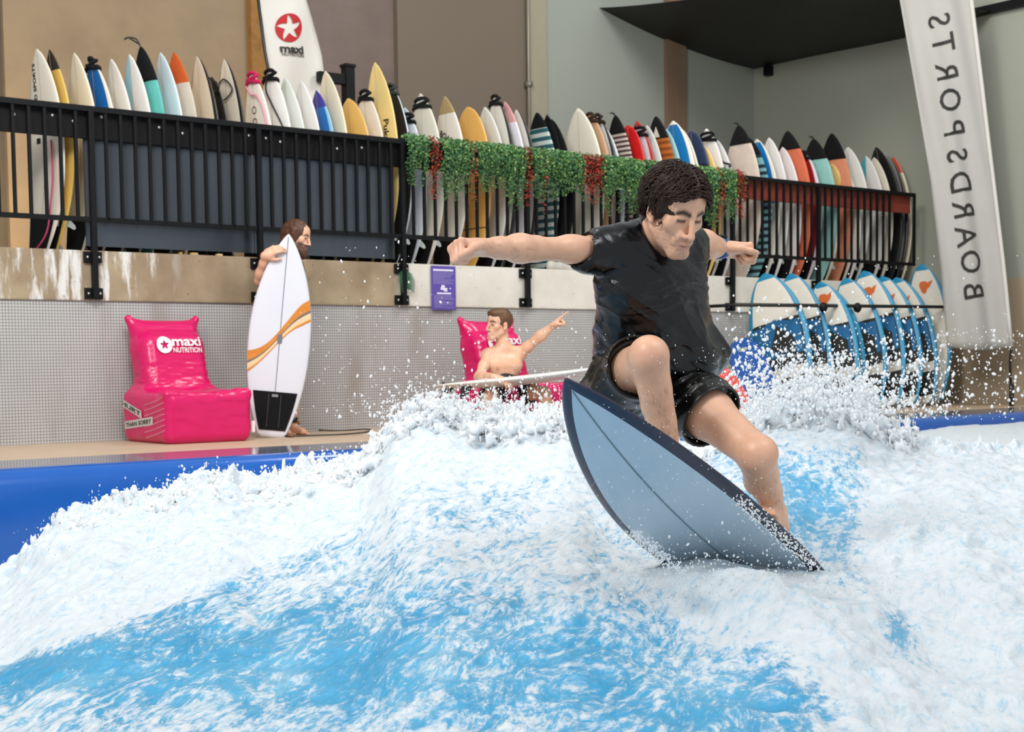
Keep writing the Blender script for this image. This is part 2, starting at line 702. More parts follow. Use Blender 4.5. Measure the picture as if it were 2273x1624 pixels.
plank(-3.8, tm1 - .004, M_plank, 'black plank with pale screw heads behind the left railing bars', [(31, 254), (116, 256), (162, 269), (225, 260), (353, 283), (405, 296), (543, 293), (552, 301), (590, 307), (622, 315), (748, 330), (803, 328), (866, 343)])
plank(tm1 + .004, tm2 - .004, M_plank, 'black plank hidden behind the hanging greenery', [])
plank(tm2 + .004, T_RE - .02, M_red, 'red brown plank behind the right railing bars', [])

# dark steel sheets behind the bars
M_sheet = mat('dark steel sheet', '#5f656c', .32, .85, var=.18, vscale=1.4, bump=.12, bscale=2.5)
for t0, t1, lb in ((POSTS[2] - .02, POSTS[3] + .004, 'dull dark steel sheet behind the railing above the single pink lounger'),
                   (POSTS[3] + .01, POSTS[4] - .02, 'dark steel sheet with bright reflections behind the long haired man')):
    o = wobj('steel_sheet', MB().box(t0, t1, .06, .066, LEDGE1 + .04, BZ0 + .05), M_sheet)
    tag(o, lb, 'panel', 'steel sheets behind the railing')

# warm lamp low behind the boards at the left end of the balcony
lp_ = W(hit_t(60, -1.6) - .25, -1.55, 1.75)
wl = bpy.data.lights.new('warm_lamp', 'AREA')
wl.energy = 40
wl.color = (1.0, .72, .40)
wl.size = .35
wlo = bpy.data.objects.new('warm_lamp', wl)
COL.objects.link(wlo)
wlo.location = lp_
wlo.rotation_euler = (Vector(W(hit_t(110, BACK), BACK, 2.6)) - Vector(lp_)).to_track_quat('-Z', 'Y').to_euler()
# ------------------------------------------------------------------ surfboards
VS = [-1, -.95, -.82, -.6, -.35, -.06, .06, .35, .6, .82, .95, 1]


class Hull:
    """surfboard shape: s runs tail 0 .. nose 1, v across -1..1; +y is the deck side, z is the length"""

    def __init__(s, L, Wd, T=.058, nose=.11, tail=.05, point=.85, tailw=.45, pn=2.1):
        s.L, s.W, s.T, s.nose, s.tail, s.point, s.tailw, s.pn = L, Wd, T, nose, tail, point, tailw, pn

    def half(s, q):
        if q > .48:
            u = (q - .48) / .52
            h = max(0, 1 - u ** s.pn) ** s.point
        else:
            u = (.48 - q) / .48
            h = 1 - (1 - s.tailw) * u ** 2.3
            if q < .02:
                h *= .80 + .2 * math.sqrt(q / .02)
        return max(.004, h * s.W / 2)

    def thick(s, q):
        return s.T * (1 - abs(2 * q - 1) ** 2.6) * .85 + s.T * .16

    def rock(s, q):
        return s.nose * max(0, (q - .42) / .58) ** 2.1 + s.tail * max(0, (.42 - q) / .42) ** 1.8

    def pt(s, q, v, side=1, infl=0.0):
        h = s.half(q) + infl
        t = (s.thick(q) / 2 + infl)
        return (v * h, s.rock(q) + side * t * (1 - abs(v) ** 2.6) ** .5, q * s.L)

    def deck(s, x, z, lift=.003):
        """deck height above a flat position, for decals"""
        q = min(max(z / s.L, 0), 1)
        v = min(1, abs(x) / s.half(q))
        return s.rock(q) + s.thick(q) / 2 * (1 - v ** 2.6) ** .5 + lift

    def mesh(s, name, mats, pick=None, q0=0.0, q1=1.0, n=40, infl=0.0, inset=0.0):
        qs = np.linspace(q0, q1, n + 1)
        if q1 == 1.0:
            qs[-1] = .9985
        V, Fc, mi = [], [], []
        ring = [(v, 1) for v in VS] + [(v, -1) for v in VS[-2:0:-1]]
        m = len(ring)
        for q in qs:
            if inset:
                h = s.half(q)

                def vv(v):
                    a = abs(v)
                    if a > .8:                         # the outer bands keep their width in metres
                        return math.copysign(max(.03, 1 - (1 - a) / .2 * inset / h), v)
                    return v * max(.03, 1 - inset / h) / .8
                V += [s.pt(q, vv(v), sd, infl) for v, sd in ring]
            else:
                V += [s.pt(q, v, sd, infl) for v, sd in ring]
        for i in range(n):
            qm = (qs[i] + qs[i + 1]) / 2
            for j in range(m):
                j2 = (j + 1) % m
                Fc.append((i * m + j, i * m + j2, (i + 1) * m + j2, (i + 1) * m + j))
                v = (ring[j][0] + ring[j2][0]) / 2
                sd = 1 if j < len(VS) - 1 else -1
                mi.append(pick(qm, v, sd) if pick else 0)
        Fc.append(tuple(range(m))[::-1]); mi.append(pick(q0, 0, -1) if pick else 0)
        Fc.append(tuple(range(n * m, n * m + m))); mi.append(pick(q1, 0, 1) if pick else 0)
        return mesh_np(name, V, Fc, mats, True, mi)


def bmat(h, rough=.32, var=.05):
    return mat('board ' + h, h, rough, var=var, vscale=4)


def cmat(h):
    return mat('fabric ' + h, h, .85, var=.18, vscale=9, bump=.15, bscale=160, spec=.2)


M_pad = mat('black foam pad', '#121315', .85, var=.2, spec=.2, vscale=30, bump=.3, bscale=120)
M_leash = mat('black leash cord', '#101113', .4)
M_fin = mat('translucent white fin', '#d3dcd6', .3)
M_finb = mat('black fin', '#15171b', .3)


def fin_mesh(m):
    pts = [(0, 0), (.105, 0), (.085, -.02), (.045, -.062), (.012, -.10), (-.012, -.112), (-.008, -.09), (.004, -.05)]
    return MB().plate([(-b * 1.0, a) for a, b in [(p[0], p[1]) for p in pts]], .008, axis=0).mesh('fin', m)


_fins = {}


def put_fins(root, H, three=True, m=None):
    m = m or M_fin
    if m.name not in _fins:
        # fin drawn in the y-z plane: base along z, tip at -y
        pts = [(0, .105), (0, 0), (-.05, -.012), (-.095, -.03), (-.112, -.018), (-.10, .01), (-.062, .045), (-.02, .088)]
        _fins[m.name] = MB().plate(pts, .009, axis=0).mesh('fin', m)
    for v, q in ((-.62, .16), (.62, .16), (0, .055)) if three else ((-.6, .12), (.6, .12)):
        p = H.pt(q, v, -1)
        link('fin', _fins[m.name], root, (p[0], p[1] + .004, p[2]))


def pad_mesh(H, q0=.03, q1=.20, m=None, w=.8):
    V, Fc = [], []
    n, k = 6, 6
    for i in range(n + 1):
        q = q0 + (q1 - q0) * i / n
        for lift in (.001, .008):
            for j in range(k + 1):
                v = -w + 2 * w * j / k
                p = H.pt(q, v, 1)
                V.append((p[0], p[1] + lift, p[2]))
    r = 2 * (k + 1)
    for i in range(n):
        for j in range(k):
            a = i * r + (k + 1) + j
            Fc.append((a, a + 1, a + 1 + r, a + r))
        for b, dlt in ((0, 1), (k, 1)):
            Fc.append((i * r + b, i * r + k + 1 + b, (i + 1) * r + k + 1 + b, (i + 1) * r + b))
    for i in (0, n):
        for j in range(k):
            Fc.append((i * r + j, i * r + j + 1, i * r + k + 2 + j, i * r + k + 1 + j))
    return mesh_np('traction_pad', V, Fc, m or M_pad, False)


def strap_mesh(H, q, m, loops=4, r=.016):
    mb = MB()
    for i in range(loops):
        qq = q + (i - loops / 2) * .014
        pts = []
        for a in range(13):
            th = 2 * math.pi * a / 12
            h, t = H.half(qq) + r * .8, H.thick(qq) / 2 + r * .9
            pts.append((h * math.cos(th), H.rock(qq) + t * math.sin(th), qq * H.L + .02 * math.sin(th + i * 2)))
        mb.tube(pts, r, 6, 0, False)
    return mb.mesh('strap', m, True)


def cord_mesh(pts, r, m, name='leash'):
    P = [Vector(p) for p in pts]
    out = []
    for i in range(len(P) - 1):
        a, b, c, d = P[max(0, i - 1)], P[i], P[i + 1], P[min(len(P) - 1, i + 2)]
        for k in range(5):
            t = k / 5
            out.append(.5 * ((2 * b) + (-a + c) * t + (2 * a - 5 * b + 4 * c - d) * t * t + (-a + 3 * b - 3 * c + d) * t ** 3))
    out.append(P[-1])
    return MB().tube(out, r, 6).mesh(name, m, True)


def decal(parent, H, body, z, x, size, m, rot=0.0, bold=.02, name='lettering', space=1.0, mirror=False):
    V, Fc = text_geo(body, size, bold, space)
    c, s_ = math.cos(rot), math.sin(rot)
    out = []
    for a, b in V:
        a = -a if not mirror else a                 # seen from +y with z up, x runs leftwards
        xx, zz = x + a * c + b * s_, z - a * s_ + b * c
        out.append((xx, H.deck(xx, zz), zz))
    me = mesh_np(name, out, Fc, m, False)
    return link(name, me, parent)


M_ink = mat('black print', '#1a1a1c', .5)
BSHADES = {}


def board(px, py, label, base='#e8e4d8', L=None, Wd=.46, group=None, n=-.42, rail=None, tip=None, panel=None, half=None, stripes=None, low=None,
          cap=None, wrap=None, pad=True, fins=True, soft=False, tilt=None, nose=None, roundness=None, black_deck=None, extra=None, loop=False, yaw_=0):
    H_nose = nose if nose is not None else .09
    t, z = wall_hit(px, py, n)
    zb = 1.49
    L = z - zb
    lean = math.radians(tilt if tilt is not None else 1.2 + 1.6 * random.random())
    L = L / math.cos(lean)
    H = Hull(L, Wd * 1.14, nose=H_nose, tail=.10, point=.70, tailw=.5)
    if roundness:
        H.point, H.pn = .72 - .25 * roundness, 2.1 + .7 * roundness
    if tip or cap:
        H.point = max(H.point, .72)
    top = W(t, n, z)
    o = thing('surfboard', label, 'surfboard', (0, 0, 0), 0, group or 'surfboards racked along the balcony')
    # local y (deck side) looks left along the wall, local x towards the back wall
    R = Matrix(((-WN[0], -WD[0], 0), (-WN[1], -WD[1], 0), (0, 0, 1))).to_4x4()
    yaw = Matrix.Rotation(math.radians(random.uniform(-3, 5) + yaw_ + max(0, 900 - px) / 900 * 9), 4, 'Z')
    lean_m = Matrix.Rotation(lean, 4, 'X')           # top leans to the right of the tail
    M = R @ yaw @ lean_m
    tip_l = Vector((0, H.rock(1), L))
    M.translation = Vector(top) - (M.to_3x3() @ tip_l)
    o.matrix_world = M
    mk = cmat if soft else bmat
    mats, names = [], {}

    def idx(h, cloth=soft):
        key = (h, cloth)
        if key not in names:
            names[key] = len(mats)
            mats.append(cmat(h) if cloth else bmat(h))
        return names[key]
    i0 = idx(base)

    def pick(q, v, sd):
        if tip and q > tip[1]:
            return idx(tip[0])
        if low and q < low[1]:
            return idx(low[0])
        if rail and abs(v) > .88:
            return idx(rail)
        if half and v > .06 and sd > 0 and q > half[1]:
            return idx(half[0])
        if panel and sd > 0 and abs(v) < .82 and panel[1] < q < .965:
            return idx(panel[0])
        if black_deck and sd > 0 and abs(v) < .9:
            return idx(black_deck)
        if stripes and int(q * L / stripes[1] * 2) % 2:
            return idx(stripes[0])
        return i0
    nn = 40 if not stripes else max(40, int(2 * L / stripes[1]))
    me = H.mesh('hull', mats, pick, n=nn)
    if len(me.materials) == 0:
        me.materials.append(mk(base))
    hull = link('hull', me, o)
    if not soft and not stripes and not black_deck:
        st = MB().tube([H.pt(q, 0, 1, .0006) for q in np.linspace(.04, .985, 24)], .0022, 4, 0, False).mesh('stringer', bmat('#8f7a58'))
        link('stringer', st, o)
    if pad and not soft:
        link('traction_pad', pad_mesh(H), o)
    if fins and not soft:
        put_fins(o, H, m=M_finb if fins == 'black' else None)
    if cap:
        cm_ = H.mesh('nose_cover', [cmat(cap[0])], None, cap[1], 1.0, 14, .006)
        c = link('nose_cover', cm_, o)
        if loop:
            zt, yt = L, H.rock(1)
            link('cord_loop', cord_mesh([(a * loop, yt + b * loop, zt - .01 + c_ * loop) for a, b, c_ in ((0, 0, 0), (.02, .03, .07), (.05, .09, .08), (.06, .12, .06), (.03, .10, .07), (0, .02, .03))], .007, M_leash, 'cord_loop'), c)
    if wrap:
        link('strap', strap_mesh(H, wrap[1] if len(wrap) > 1 else .95, cmat(wrap[0])), o)
    if extra:
        extra(o, H)
    BSHADES.setdefault('list', []).append(o)
    return o


def ex_text(body, zf, xf, size, rot=0, bold=.02, m=None):
    return lambda o, H: decal(o, H, body, zf * H.L, xf, size, m or M_ink, rot, bold)


def ex_cord(color, pts, r=.008):
    return lambda o, H: link('leash', cord_mesh([(a * H.half(q), H.rock(q) + H.thick(q) / 2 + .012 + d, q * H.L) for q, a, d in pts], r, mat('leash ' + color, color, .45)), o)


def both(*fs):
    def f(o, H):
        for g in fs:
            g(o, H)
    return f


def ex_bars(o, H):
    decal(o, H, 'BOARD SPORTS', .80 * H.L, .075, .062, M_ink, math.pi / 2, .03, space=1.05)
    for q in (.63, .57):
        V = []
        for xx in (.045, .105):
            for zz in (q * H.L - .022, q * H.L + .022):
                V.append((xx, H.deck(xx, zz), zz))
        link('printed_bar', mesh_np('printed_bar', V, [(0, 1, 3, 2)], M_ink, False), o)


def ex_dot(color, q, v, r=.03, nm='sticker'):
    def f(o, H):
        V = [(v * H.half(q) + r * .7 * math.cos(a), 0, q * H.L + r * 1.4 * math.sin(a)) for a in np.linspace(0, 2 * math.pi, 14)[:-1]]
        V = [(x, H.deck(x, z), z) for x, _, z in V]
        link(nm, mesh_np(nm, V, [tuple(range(13))], mat('sticker ' + color, color), False), o)
    return f


def ex_tri(o, H):
    q = .90
    V = [(-.05, 0, q * H.L - .05), (.05, 0, q * H.L - .05), (0.0, 0, q * H.L + .07)]
    V = [(x, H.deck(x, z, .009), z) for x, _, z in V]
    link('printed_triangle', mesh_np('printed_triangle', V, [(0, 1, 2)], cmat('#e6ded0'), False), o)


GL = 'boards racked left of the white feather flag'
GM = 'boards racked behind the hanging greenery'
GR = 'boards racked above the red plank'
# left run, in front of the tan wall
board(82, 108, 'white surfboard with upright black block letters and a pink leash, leftmost of the rack', '#e6dccb', group=GL, extra=both(ex_bars, ex_cord('#c23a62', [(.56, -.5, .0), (.40, -.62, .01), (.28, -.7, .02), (.12, -.9, .03), (.03, -.5, .06), (.005, .9, .05)])), roundness=.2, yaw_=3)
board(110, 110, 'yellow surfboard with a black pointed nose, second from the left end', '#d9b45c', group=GL, tip=('#2b2724', .905), Wd=.44)
board(165, 117, 'plain cream surfboard between the yellow and the blue decked one', '#e9dfc6', group=GL, Wd=.43)
board(203, 134, 'white railed surfboard with a bright blue deck panel under the tan wall', '#eee5d2', group=GL, panel=('#1467ad', .3), fins='black', wrap=('#1c1c1e', .985), roundness=.3)
board(247, 130, 'slim grey white surfboard right of the blue decked one', '#e3ddd2', group=GL, Wd=.41)
board(287, 120, 'white surfboard with one pale blue half and a coiled black leash', '#ece6e0', group=GL, half=('#9ccfdb', .5), extra=ex_cord('#1b1b1e', [(.72, .3, .0), (.70, -.1, .03), (.69, .5, .04), (.66, .0, .03), (.67, .7, .02)], .009))
board(313, 104, 'turquoise board sock with a black pointed hood and looped cord', '#6fc6bd', group=GL, soft=True, cap=('#17181a', .84), loop=1.0)
board(356, 116, 'pale ice blue surfboard between the turquoise sock and the orange nose', '#d6e3e8', group=GL)
board(386, 115, 'cloudy cream board sock with an orange nose', '#d8cdbb', group=GL, soft=True, tip=('#d0602c', .86))
board(438, 124, 'cream surfboard with a black rail, left of the small black one', '#dccdb4', group=GL, rail='#1d1c1c')
board(470, 170, 'short black surfboard with a cord at its nose, left of the feather flag', '#161512', group=GL, Wd=.40, extra=ex_cord('#191919', [(.97, .4, .0), (.99, -.9, .05), (.95, -2.2, .04), (.92, -1.8, .03), (.90, -.4, .01)], .011))
board(498, 130, 'cream surfboard with a black rail and black cord wound round its nose', '#e0d4bf', group=GL, rail='#1b1b1d', extra=ex_cord('#2a2927', [(.86, .9, .0), (.90, .0, .01), (.84, -.8, .01), (.80, .2, .01), (.86, .9, .01)], .007))
# second run, up to the greenery
board(558, 158, 'white surfboard with ring logos, a pink cord and a pink strap at its nose', '#efe9de', group=GL, wrap=('#c92a5a', .965), extra=both(ex_cord('#e79ab0', [(.93, .9, .0), (.88, .0, .01), (.86, -.7, .01), (.75, -.9, .0), (.64, -.8, .0)], .008), ex_text('O', .80, .0, .10, 0, 0), ex_text('O', .74, .0, .10, 0, 0), ex_text('I', .66, .02, .09, 1.57, .05)))
board(597, 152, 'white surfboard with a black strap round its nose and a dark cord hanging down', '#ece9e4', group=GL, wrap=('#141416', .965), extra=ex_cord('#26262a', [(.97, -.2, .01), (.90, .3, .01), (.82, -.2, .01), (.74, -.6, .01), (.68, -.8, .0)], .009))
board(632, 172, 'pale greenish white surfboard in front of the white feather flag', '#dfe2da', group=GL, Wd=.44)
board(667, 178, 'plain white surfboard in front of the right side of the white feather flag', '#e9e6e2', group=GL, Wd=.46)
board(702, 200, 'round nosed blue surfboard with a violet nose and light blue rail', '#1f6fb8', group=GL, rail='#8fc3dd', tip=('#3e3d9a', .91), roundness=.6, Wd=.44)
board(722, 157, 'tall cream surfboard against the edge of the white feather flag', '#e8ddc0', group=GL, Wd=.5)
board(773, 218, 'wide short yellow surfboard below the black bracket post', '#e3b866', group=GL, roundness=.5, Wd=.54)
board(808, 198, 'white surfboard with a black leash bundled on its nose, beside the tall yellow one', '#e4dbcd', group=GL, wrap=('#151516', .965))
board(832, 138, 'tallest yellow longboard with dark script down its rail', '#e9cd84', group=GL, Wd=.52, extra=ex_text('Pukas', .66, -.13, .11, -math.pi / 2, .02))
board(866, 186, 'surfboard with a dark deck and pale blue rail right of the tall yellow longboard', '#c5d3dc', group=GL, black_deck='#1c1d1e', wrap=('#3a3d3f', .97))
# behind the greenery
board(898, 238, 'short white surfboard with a black bundle on its nose over the first garland', '#d9dbe0', group=GM, wrap=('#131314', .93), Wd=.42)
board(933, 207, 'cream surfboard with a black band looped round its white nose', '#e3ddcc', group=GM, wrap=('#1b2022', .945), Wd=.48)
board(987, 213, 'white surfboard with an ochre nose band and slanted block letters', '#ece6da', group=GM, tip=('#b09a6a', .90), extra=both(ex_text('BOARD\nSPORTS', .74, .0, .088, -.5, .03), ex_text('I', .615, .02, .1, 1.57, .1)), Wd=.5)
board(1038, 237, 'round nosed honey yellow surfboard rising over the greenery', '#e8b561', group=GM, roundness=.75, Wd=.56, pad=False, extra=lambda o, H: link('band', MB().tube([H.pt(.27, v, 1, .002) for v in np.linspace(-.95, .95, 12)], .006, 5).mesh('band', bmat('#3b3027')), o))
board(1076, 237, 'plain grey white surfboard right of the honey yellow one', '#d8dad4', group=GM, Wd=.46)
board(1098, 213, 'white surfboard with a dark rail and black bundle on its tip', '#e2ddd2', group=GM, rail='#2a2a2c', wrap=('#181818', .975))
board(1120, 225, 'white surfboard with a pink flushed nose and a small black sticker', '#e1e0e8', group=GM, tip=('#d9a0a0', .88), extra=ex_dot('#181a22', .70, .3, .04))
board(1146, 243, 'white surfboard with a charcoal rail left of the striped board sock', '#dfdbd2', group=GM, rail='#2c2b2b', Wd=.46)
board(1192, 250, 'teal and white striped board sock with a black nose over the greenery', '#cfdad4', group=GM, soft=True, stripes=('#2f6168', .085), cap=('#141416', .905), Wd=.5)
board(1214, 254, 'thin black board sock just right of the teal striped one', '#141415', group=GM, soft=True, Wd=.38)
board(1224, 264, 'black board sock with a pale curved mark, left of the big white nose', '#18181a', group=GM, soft=True, Wd=.48, extra=ex_cord('#c9c9c4', [(.86, -.2, 0), (.80, .3, 0), (.74, .0, 0), (.70, -.6, 0)], .012))
board(1283, 240, 'big cream white surfboard with grey script, over the middle of the greenery', '#e2dccb', group=GM, Wd=.58, extra=ex_cord('#55544e', [(.655, .55, -.01), (.675, .4, -.01), (.65, .3, -.01), (.67, .15, -.01), (.65, .0, -.01), (.665, -.15, -.01), (.65, -.3, -.01), (.66, -.5, -.01)], .009))
board(1309, 252, 'tan wood coloured surfboard beside the big cream white nose', '#c69f7c', group=GM, wrap=('#3a2a22', .975), Wd=.5)
board(1326, 256, 'grey surfboard with a dark rail behind the tan wood coloured one', '#cfcfce', group=GM, rail='#232323', wrap=('#2b211c', .98))
board(1341, 281, 'slim pale blue white surfboard left of the brown and white striped sock', '#cfd6da', group=GM, Wd=.42)
board(1366, 256, 'brown and white finely striped sock with a black strapped hood', '#cfbfb2', group=GM, soft=True, stripes=('#4e3a3c', .05), cap=('#161617', .89), loop=.45)
board(1393, 278, 'red and white rounded board left of the red railed one', '#cf2020', group=GM, low=('#e4ded8', .76), roundness=.9, Wd=.42)
board(1414, 268, 'white surfboard with a red rail and black strap at its nose', '#dcd7db', group=GM, rail='#b5242c', tip=('#b02228', .95), wrap=('#17171a', .93))
board(1436, 278, 'plain grey white surfboard left of the orange streaked sock', '#d5d3cd', group=GM, Wd=.42)
board(1456, 258, 'orange streaked board sock with a black hood and white triangle', '#b8692d', group=GM, soft=True, stripes=('#8a4a1e', .07), cap=('#18181a', .865), extra=ex_tri)
board(1479, 286, 'pale teal slim surfboard right of the orange streaked sock', '#a5cfd0', group=GM, Wd=.40)
board(1494, 268, 'white surfboard with a blue deck panel above the surfer', '#ece6d8', group=GM, panel=('#1d78b4', .55), Wd=.54, roundness=.2)
board(1512, 285, 'cream surfboard between the blue panel and the navy nose', '#e6e0d0', group=GM, Wd=.46)
board(1534, 291, 'dark navy round nosed surfboard above the surfer', '#2c3a57', group=GM, low=('#15182a', .78), roundness=.7)
board(1568, 285, 'white surfboard with a black collar under its cream nose', '#e4dfd8', group=GM, wrap=('#141416', .945))
board(1556, 320, 'short yellow surfboard in front of the white collared one', '#ecc678', group=GM, n=-.34, roundness=.5, Wd=.44)
board(1590, 309, 'white grey surfboard with a black hooked strap, above the left end of the greenery end', '#dad8d4', group=GM, Wd=.44, extra=ex_cord('#18181a', [(.90, .5, 0), (.87, -.2, .01), (.83, -.7, .02), (.81, -1.2, .03), (.79, -1.1, .03)], .013))
# right run
board(1640, 278, 'cream board sock with a large black hood and ring strap', '#e0cfbf', group=GR, soft=True, cap=('#19191b', .88), loop=.45, Wd=.56)
board(1662, 306, 'teal striped board sock with a dark top, behind the blue decked board', '#79aab0', group=GR, soft=True, stripes=('#24343c', .08), cap=('#16171b', .88), n=-.36, Wd=.52)
board(1680, 308, 'white surfboard with a bright blue deck panel at the start of the red plank', '#e6dfcf', group=GR, panel=('#1a76b8', .55), Wd=.52)
board(1707, 305, 'plain white surfboard between the blue deck panel and the coral sock', '#e0ddd9', group=GR)
board(1748, 291, 'coral board sock with a black square hood', '#dd7656', group=GR, soft=True, cap=('#171616', .88), Wd=.56)
board(1737, 326, 'pale lilac white surfboard in front of the coral sock', '#e0d5d2', group=GR, n=-.36, Wd=.42)
board(1780, 336, 'dark red surfboard with a white rail', '#9c1f20', group=GR, rail='#dcd3d8', roundness=.4, wrap=('#1c1c1c', .97))
board(1806, 308, 'mint board sock with a black hood and upright strap', '#98cdc4', group=GR, soft=True, cap=('#161616', .86), loop=.45, Wd=.54)
board(1822, 366, 'short cream surfboard below the black square hood', '#d4cbb6', group=GR, n=-.36, Wd=.42)
board(1846, 362, 'thin yellow surfboard right of the mint sock', '#dfbf76', group=GR, Wd=.42)
board(1846, 296, 'peach board sock under a tall black square hood by the white pole', '#d98c6a', group=GR, soft=True, cap=('#0f0f10', .83), Wd=.5)
board(1857, 343, 'cream white surfboard right of the tall black square hood', '#d9d1c2', group=GR)
board(1882, 326, 'tall white surfboard right of the middle of the red plank', '#dddad2', group=GR, Wd=.5)
board(1870, 372, 'short white surfboard with a black strap and dark emblem', '#dfdcd6', group=GR, n=-.34, wrap=('#161618', .985), extra=ex_dot('#3d3d3d', .80, 0, .05), Wd=.42)
board(1922, 346, 'white surfboard with a teal half nose', '#dcd9d4', group=GR, half=('#3fa3b0', .5), extra=ex_dot('#3d3f44', .72, .2, .045))
board(1940, 349, 'cream surfboard under the black arched one', '#d8d0bf', group=GR)
board(1945, 326, 'black arched surfboard near the right end of the rack', '#19191a', group=GR, nose=.2, Wd=.5, pad=False)
board(1970, 345, 'grey surfboard with a black rail, second from the right end', '#8d8985', group=GR, rail='#19191b', nose=.12)
board(1983, 348, 'cream surfboard with an orange red nose at the right end of the rack', '#d6cbb0', group=GR, tip=('#cc5234', .88), nose=.11, Wd=.40)

# ------------------------------------------------------------------ foam-deck rental boards leaning by the tiled wall
M_sblue = mat('blue foam rail', '#1f86ad', .4, var=.08)
M_swhite = mat('white foam deck', '#ddd8cb', .4, var=.05)
M_spadb = mat('deep blue foam pad', '#0d5f90', .7, var=.12, vscale=12)
M_spadk = mat('black foam grip', '#20211f', .75, var=.25, vscale=20)
M_semb = mat('orange print', '#d1662c', .5)


def emblem(o, H, z, x=.02, sz=.12):
    """round orange swirl with a pointed tail"""
    V = []
    for a in np.linspace(.5, 5.9, 22):
        r = 1 + .12 * math.sin(3 * a)
        V.append((-r * math.cos(a) * .75, r * math.sin(a) * .8))
    V = [(-a, b) for a, b in V]
    V += [(1.05, -.1), (1.7, .75), (1.2, .62), (.9, .55)]
    P = [(x - a * sz * .6, z + b * sz * .8) for a, b in V]
    me = mesh_np('printed_emblem', [(a, H.deck(a, b, .004), b) for a, b in P], [tuple(range(len(P)))], M_semb, False)
    link('printed_emblem', me, o)


def soft_board(px, py, bx, by, label, n_top, n_bot, Wd=.55, emb=None, belly=False, pad=True):
    t1, z1 = wall_hit(px, py, n_top)
    t0, z0 = wall_hit(bx, by, n_bot)
    top = Vector(W(t1, n_top, z1))
    bot = Vector(W(t0, n_bot, 0.02))
    ax = (top - bot)
    Lc = ax.length
    H = Hull(Lc, Wd, .07, nose=.16, tail=.09, point=.62, tailw=.55, pn=2.3)
    o = thing('foam_surfboard', label, 'surfboard', tuple(bot), 0, 'blue railed rental boards under the bar')
    zax = ax.normalized()
    yax = Vector(-WD) if not belly else Vector(WD)
    yax = (yax + Vector(WN) * .25).normalized()
    # nose and tail sit off the chord by the rocker
    xax = yax.cross(zax).normalized()
    yax = zax.cross(xax).normalized()
    M = Matrix((xax, yax, zax)).transposed().to_4x4()
    M.translation = bot - yax * H.rock(0)
    o.matrix_world = M
    m = [M_swhite, M_sblue, M_spadb, M_spadk, mat('grey foam band', '#c9c6be', .5)]

    def pick(q, v, sd):
        if abs(v) > .88:
            return 1
        if sd < 0:
            return 0 if not belly else 0
        if q > .93:
            return 1 if q > .955 else 0
        return 0
    link('hull', H.mesh('hull', m, pick, n=44), o)
    if belly:
        emblem(o, H, .84 * Lc, .0, .13)
        return o

    def grip(q0, q1, mt, w, lift, nm, cut=False):
        V, Fc = [], []
        n, k = 8, 8
        for i in range(n + 1):
            for j in range(k + 1):
                v = -w + 2 * w * j / k
                q = q0 + (q1 - q0) * i / n
                if cut and i == n:
                    q = q1 - abs(v) * .07
                p = H.pt(min(q, .97), v, 1)
                V.append((p[0], p[1] + lift, p[2]))
        for i in range(n):
            for j in range(k):
                a = i * (k + 1) + j
                Fc.append((a, a + 1, a + k + 2, a + k + 1))
        me = mesh_np(nm, V, Fc, mt, False)
        link(nm, me, o)
    if pad:
        grip(.06, .66, M_spadk, .84, .004, 'foam_grip')
        grip(.40, .67, M_spadb, .80, .007, 'blue_foam_panel', True)
        grip(.24, .31, m[4], .84, .007, 'grey_foam_band')
    # black wedge on the blue panel
    V = [(-.01, 0, .62 * Lc), (-.20, 0, .52 * Lc), (-.20, 0, .40 * Lc), (-.01, 0, .42 * Lc), (.10, 0, .47 * Lc)]
    if pad:
        me = mesh_np('black_wedge', [(a, H.deck(a, c, .011), c) for a, _, c in V], [(0, 1, 2, 3, 4)], M_spadk, False)
        link('black_wedge', me, o)
    if emb:
        emblem(o, H, emb * Lc, .0, .12)
    put_fins(o, H, m=M_finb)
    return o


soft_board(1703, 610, 1745, 900, 'foam board nearest the surfer with a deep blue deck and plain white nose', .30, .75, .74)
soft_board(1760, 610, 1800, 900, 'second blue railed foam board from the left under the bar, plain nose', .25, .70, .62)
soft_board(1826, 628, 1860, 896, 'foam board with an orange mark just below its low nose, third from the left', .50, .85, .60, .86)
soft_board(1842, 640, 1880, 896, 'blue edged foam board squeezed behind the third one from the left', .35, .75, .56)
soft_board(1882, 620, 1925, 896, 'plain white nosed foam board in the middle of the leaning row', .30, .75, .62)
soft_board(1922, 604, 1965, 894, 'tall foam board with the largest orange mark, in the middle of the row', .22, .70, .64, .84)
soft_board(1962, 616, 2005, 893, 'foam board with an orange mark, third from the right', .22, .70, .62, .81)
soft_board(1993, 618, 2042, 892, 'foam board with an orange mark, second from the right end', .20, .65, .62, .80)
soft_board(2050, 588, 2060, 893, 'plain white faced foam board with a blue rim and orange mark, rightmost of the row', .30, .50, .60, .84, pad=False)

# the bar that holds them
NB0, NB1 = .78, .60
tb0, zb0 = wall_hit(1630, 676, NB0)
tb1, zb1 = wall_hit(2098, 681, NB1)
tb1 = min(tb1, T_END - .02)
hb = thing('holding_bar', 'long dark bar holding the blue railed foam boards upright', 'bar', tuple(P0), WANG)
wobj('bar', MB().tube([(tb0, -NB0, zb0), (tb1, -NB1, zb1)], .021, 10), mat('dark bar', '#2b2824', .5, .3), True, parent=hb)
wobj('wall_arm', MB().tube([(tb0 + .08, -NB0, zb0), (tb0 + .08, 0, zb0)], .018, 8), M_black, True, parent=hb)
for x_ in (1826, 1906):
    f = (wall_hit(x_, 678, .7)[0] - tb0) / (tb1 - tb0)
    wobj('knob', MB().ball((tb0 + (tb1 - tb0) * f, -(NB0 + (NB1 - NB0) * f), zb0 + (zb1 - zb0) * f - .02), (.05, .05, .06), 0, 2), M_black, True, parent=hb)


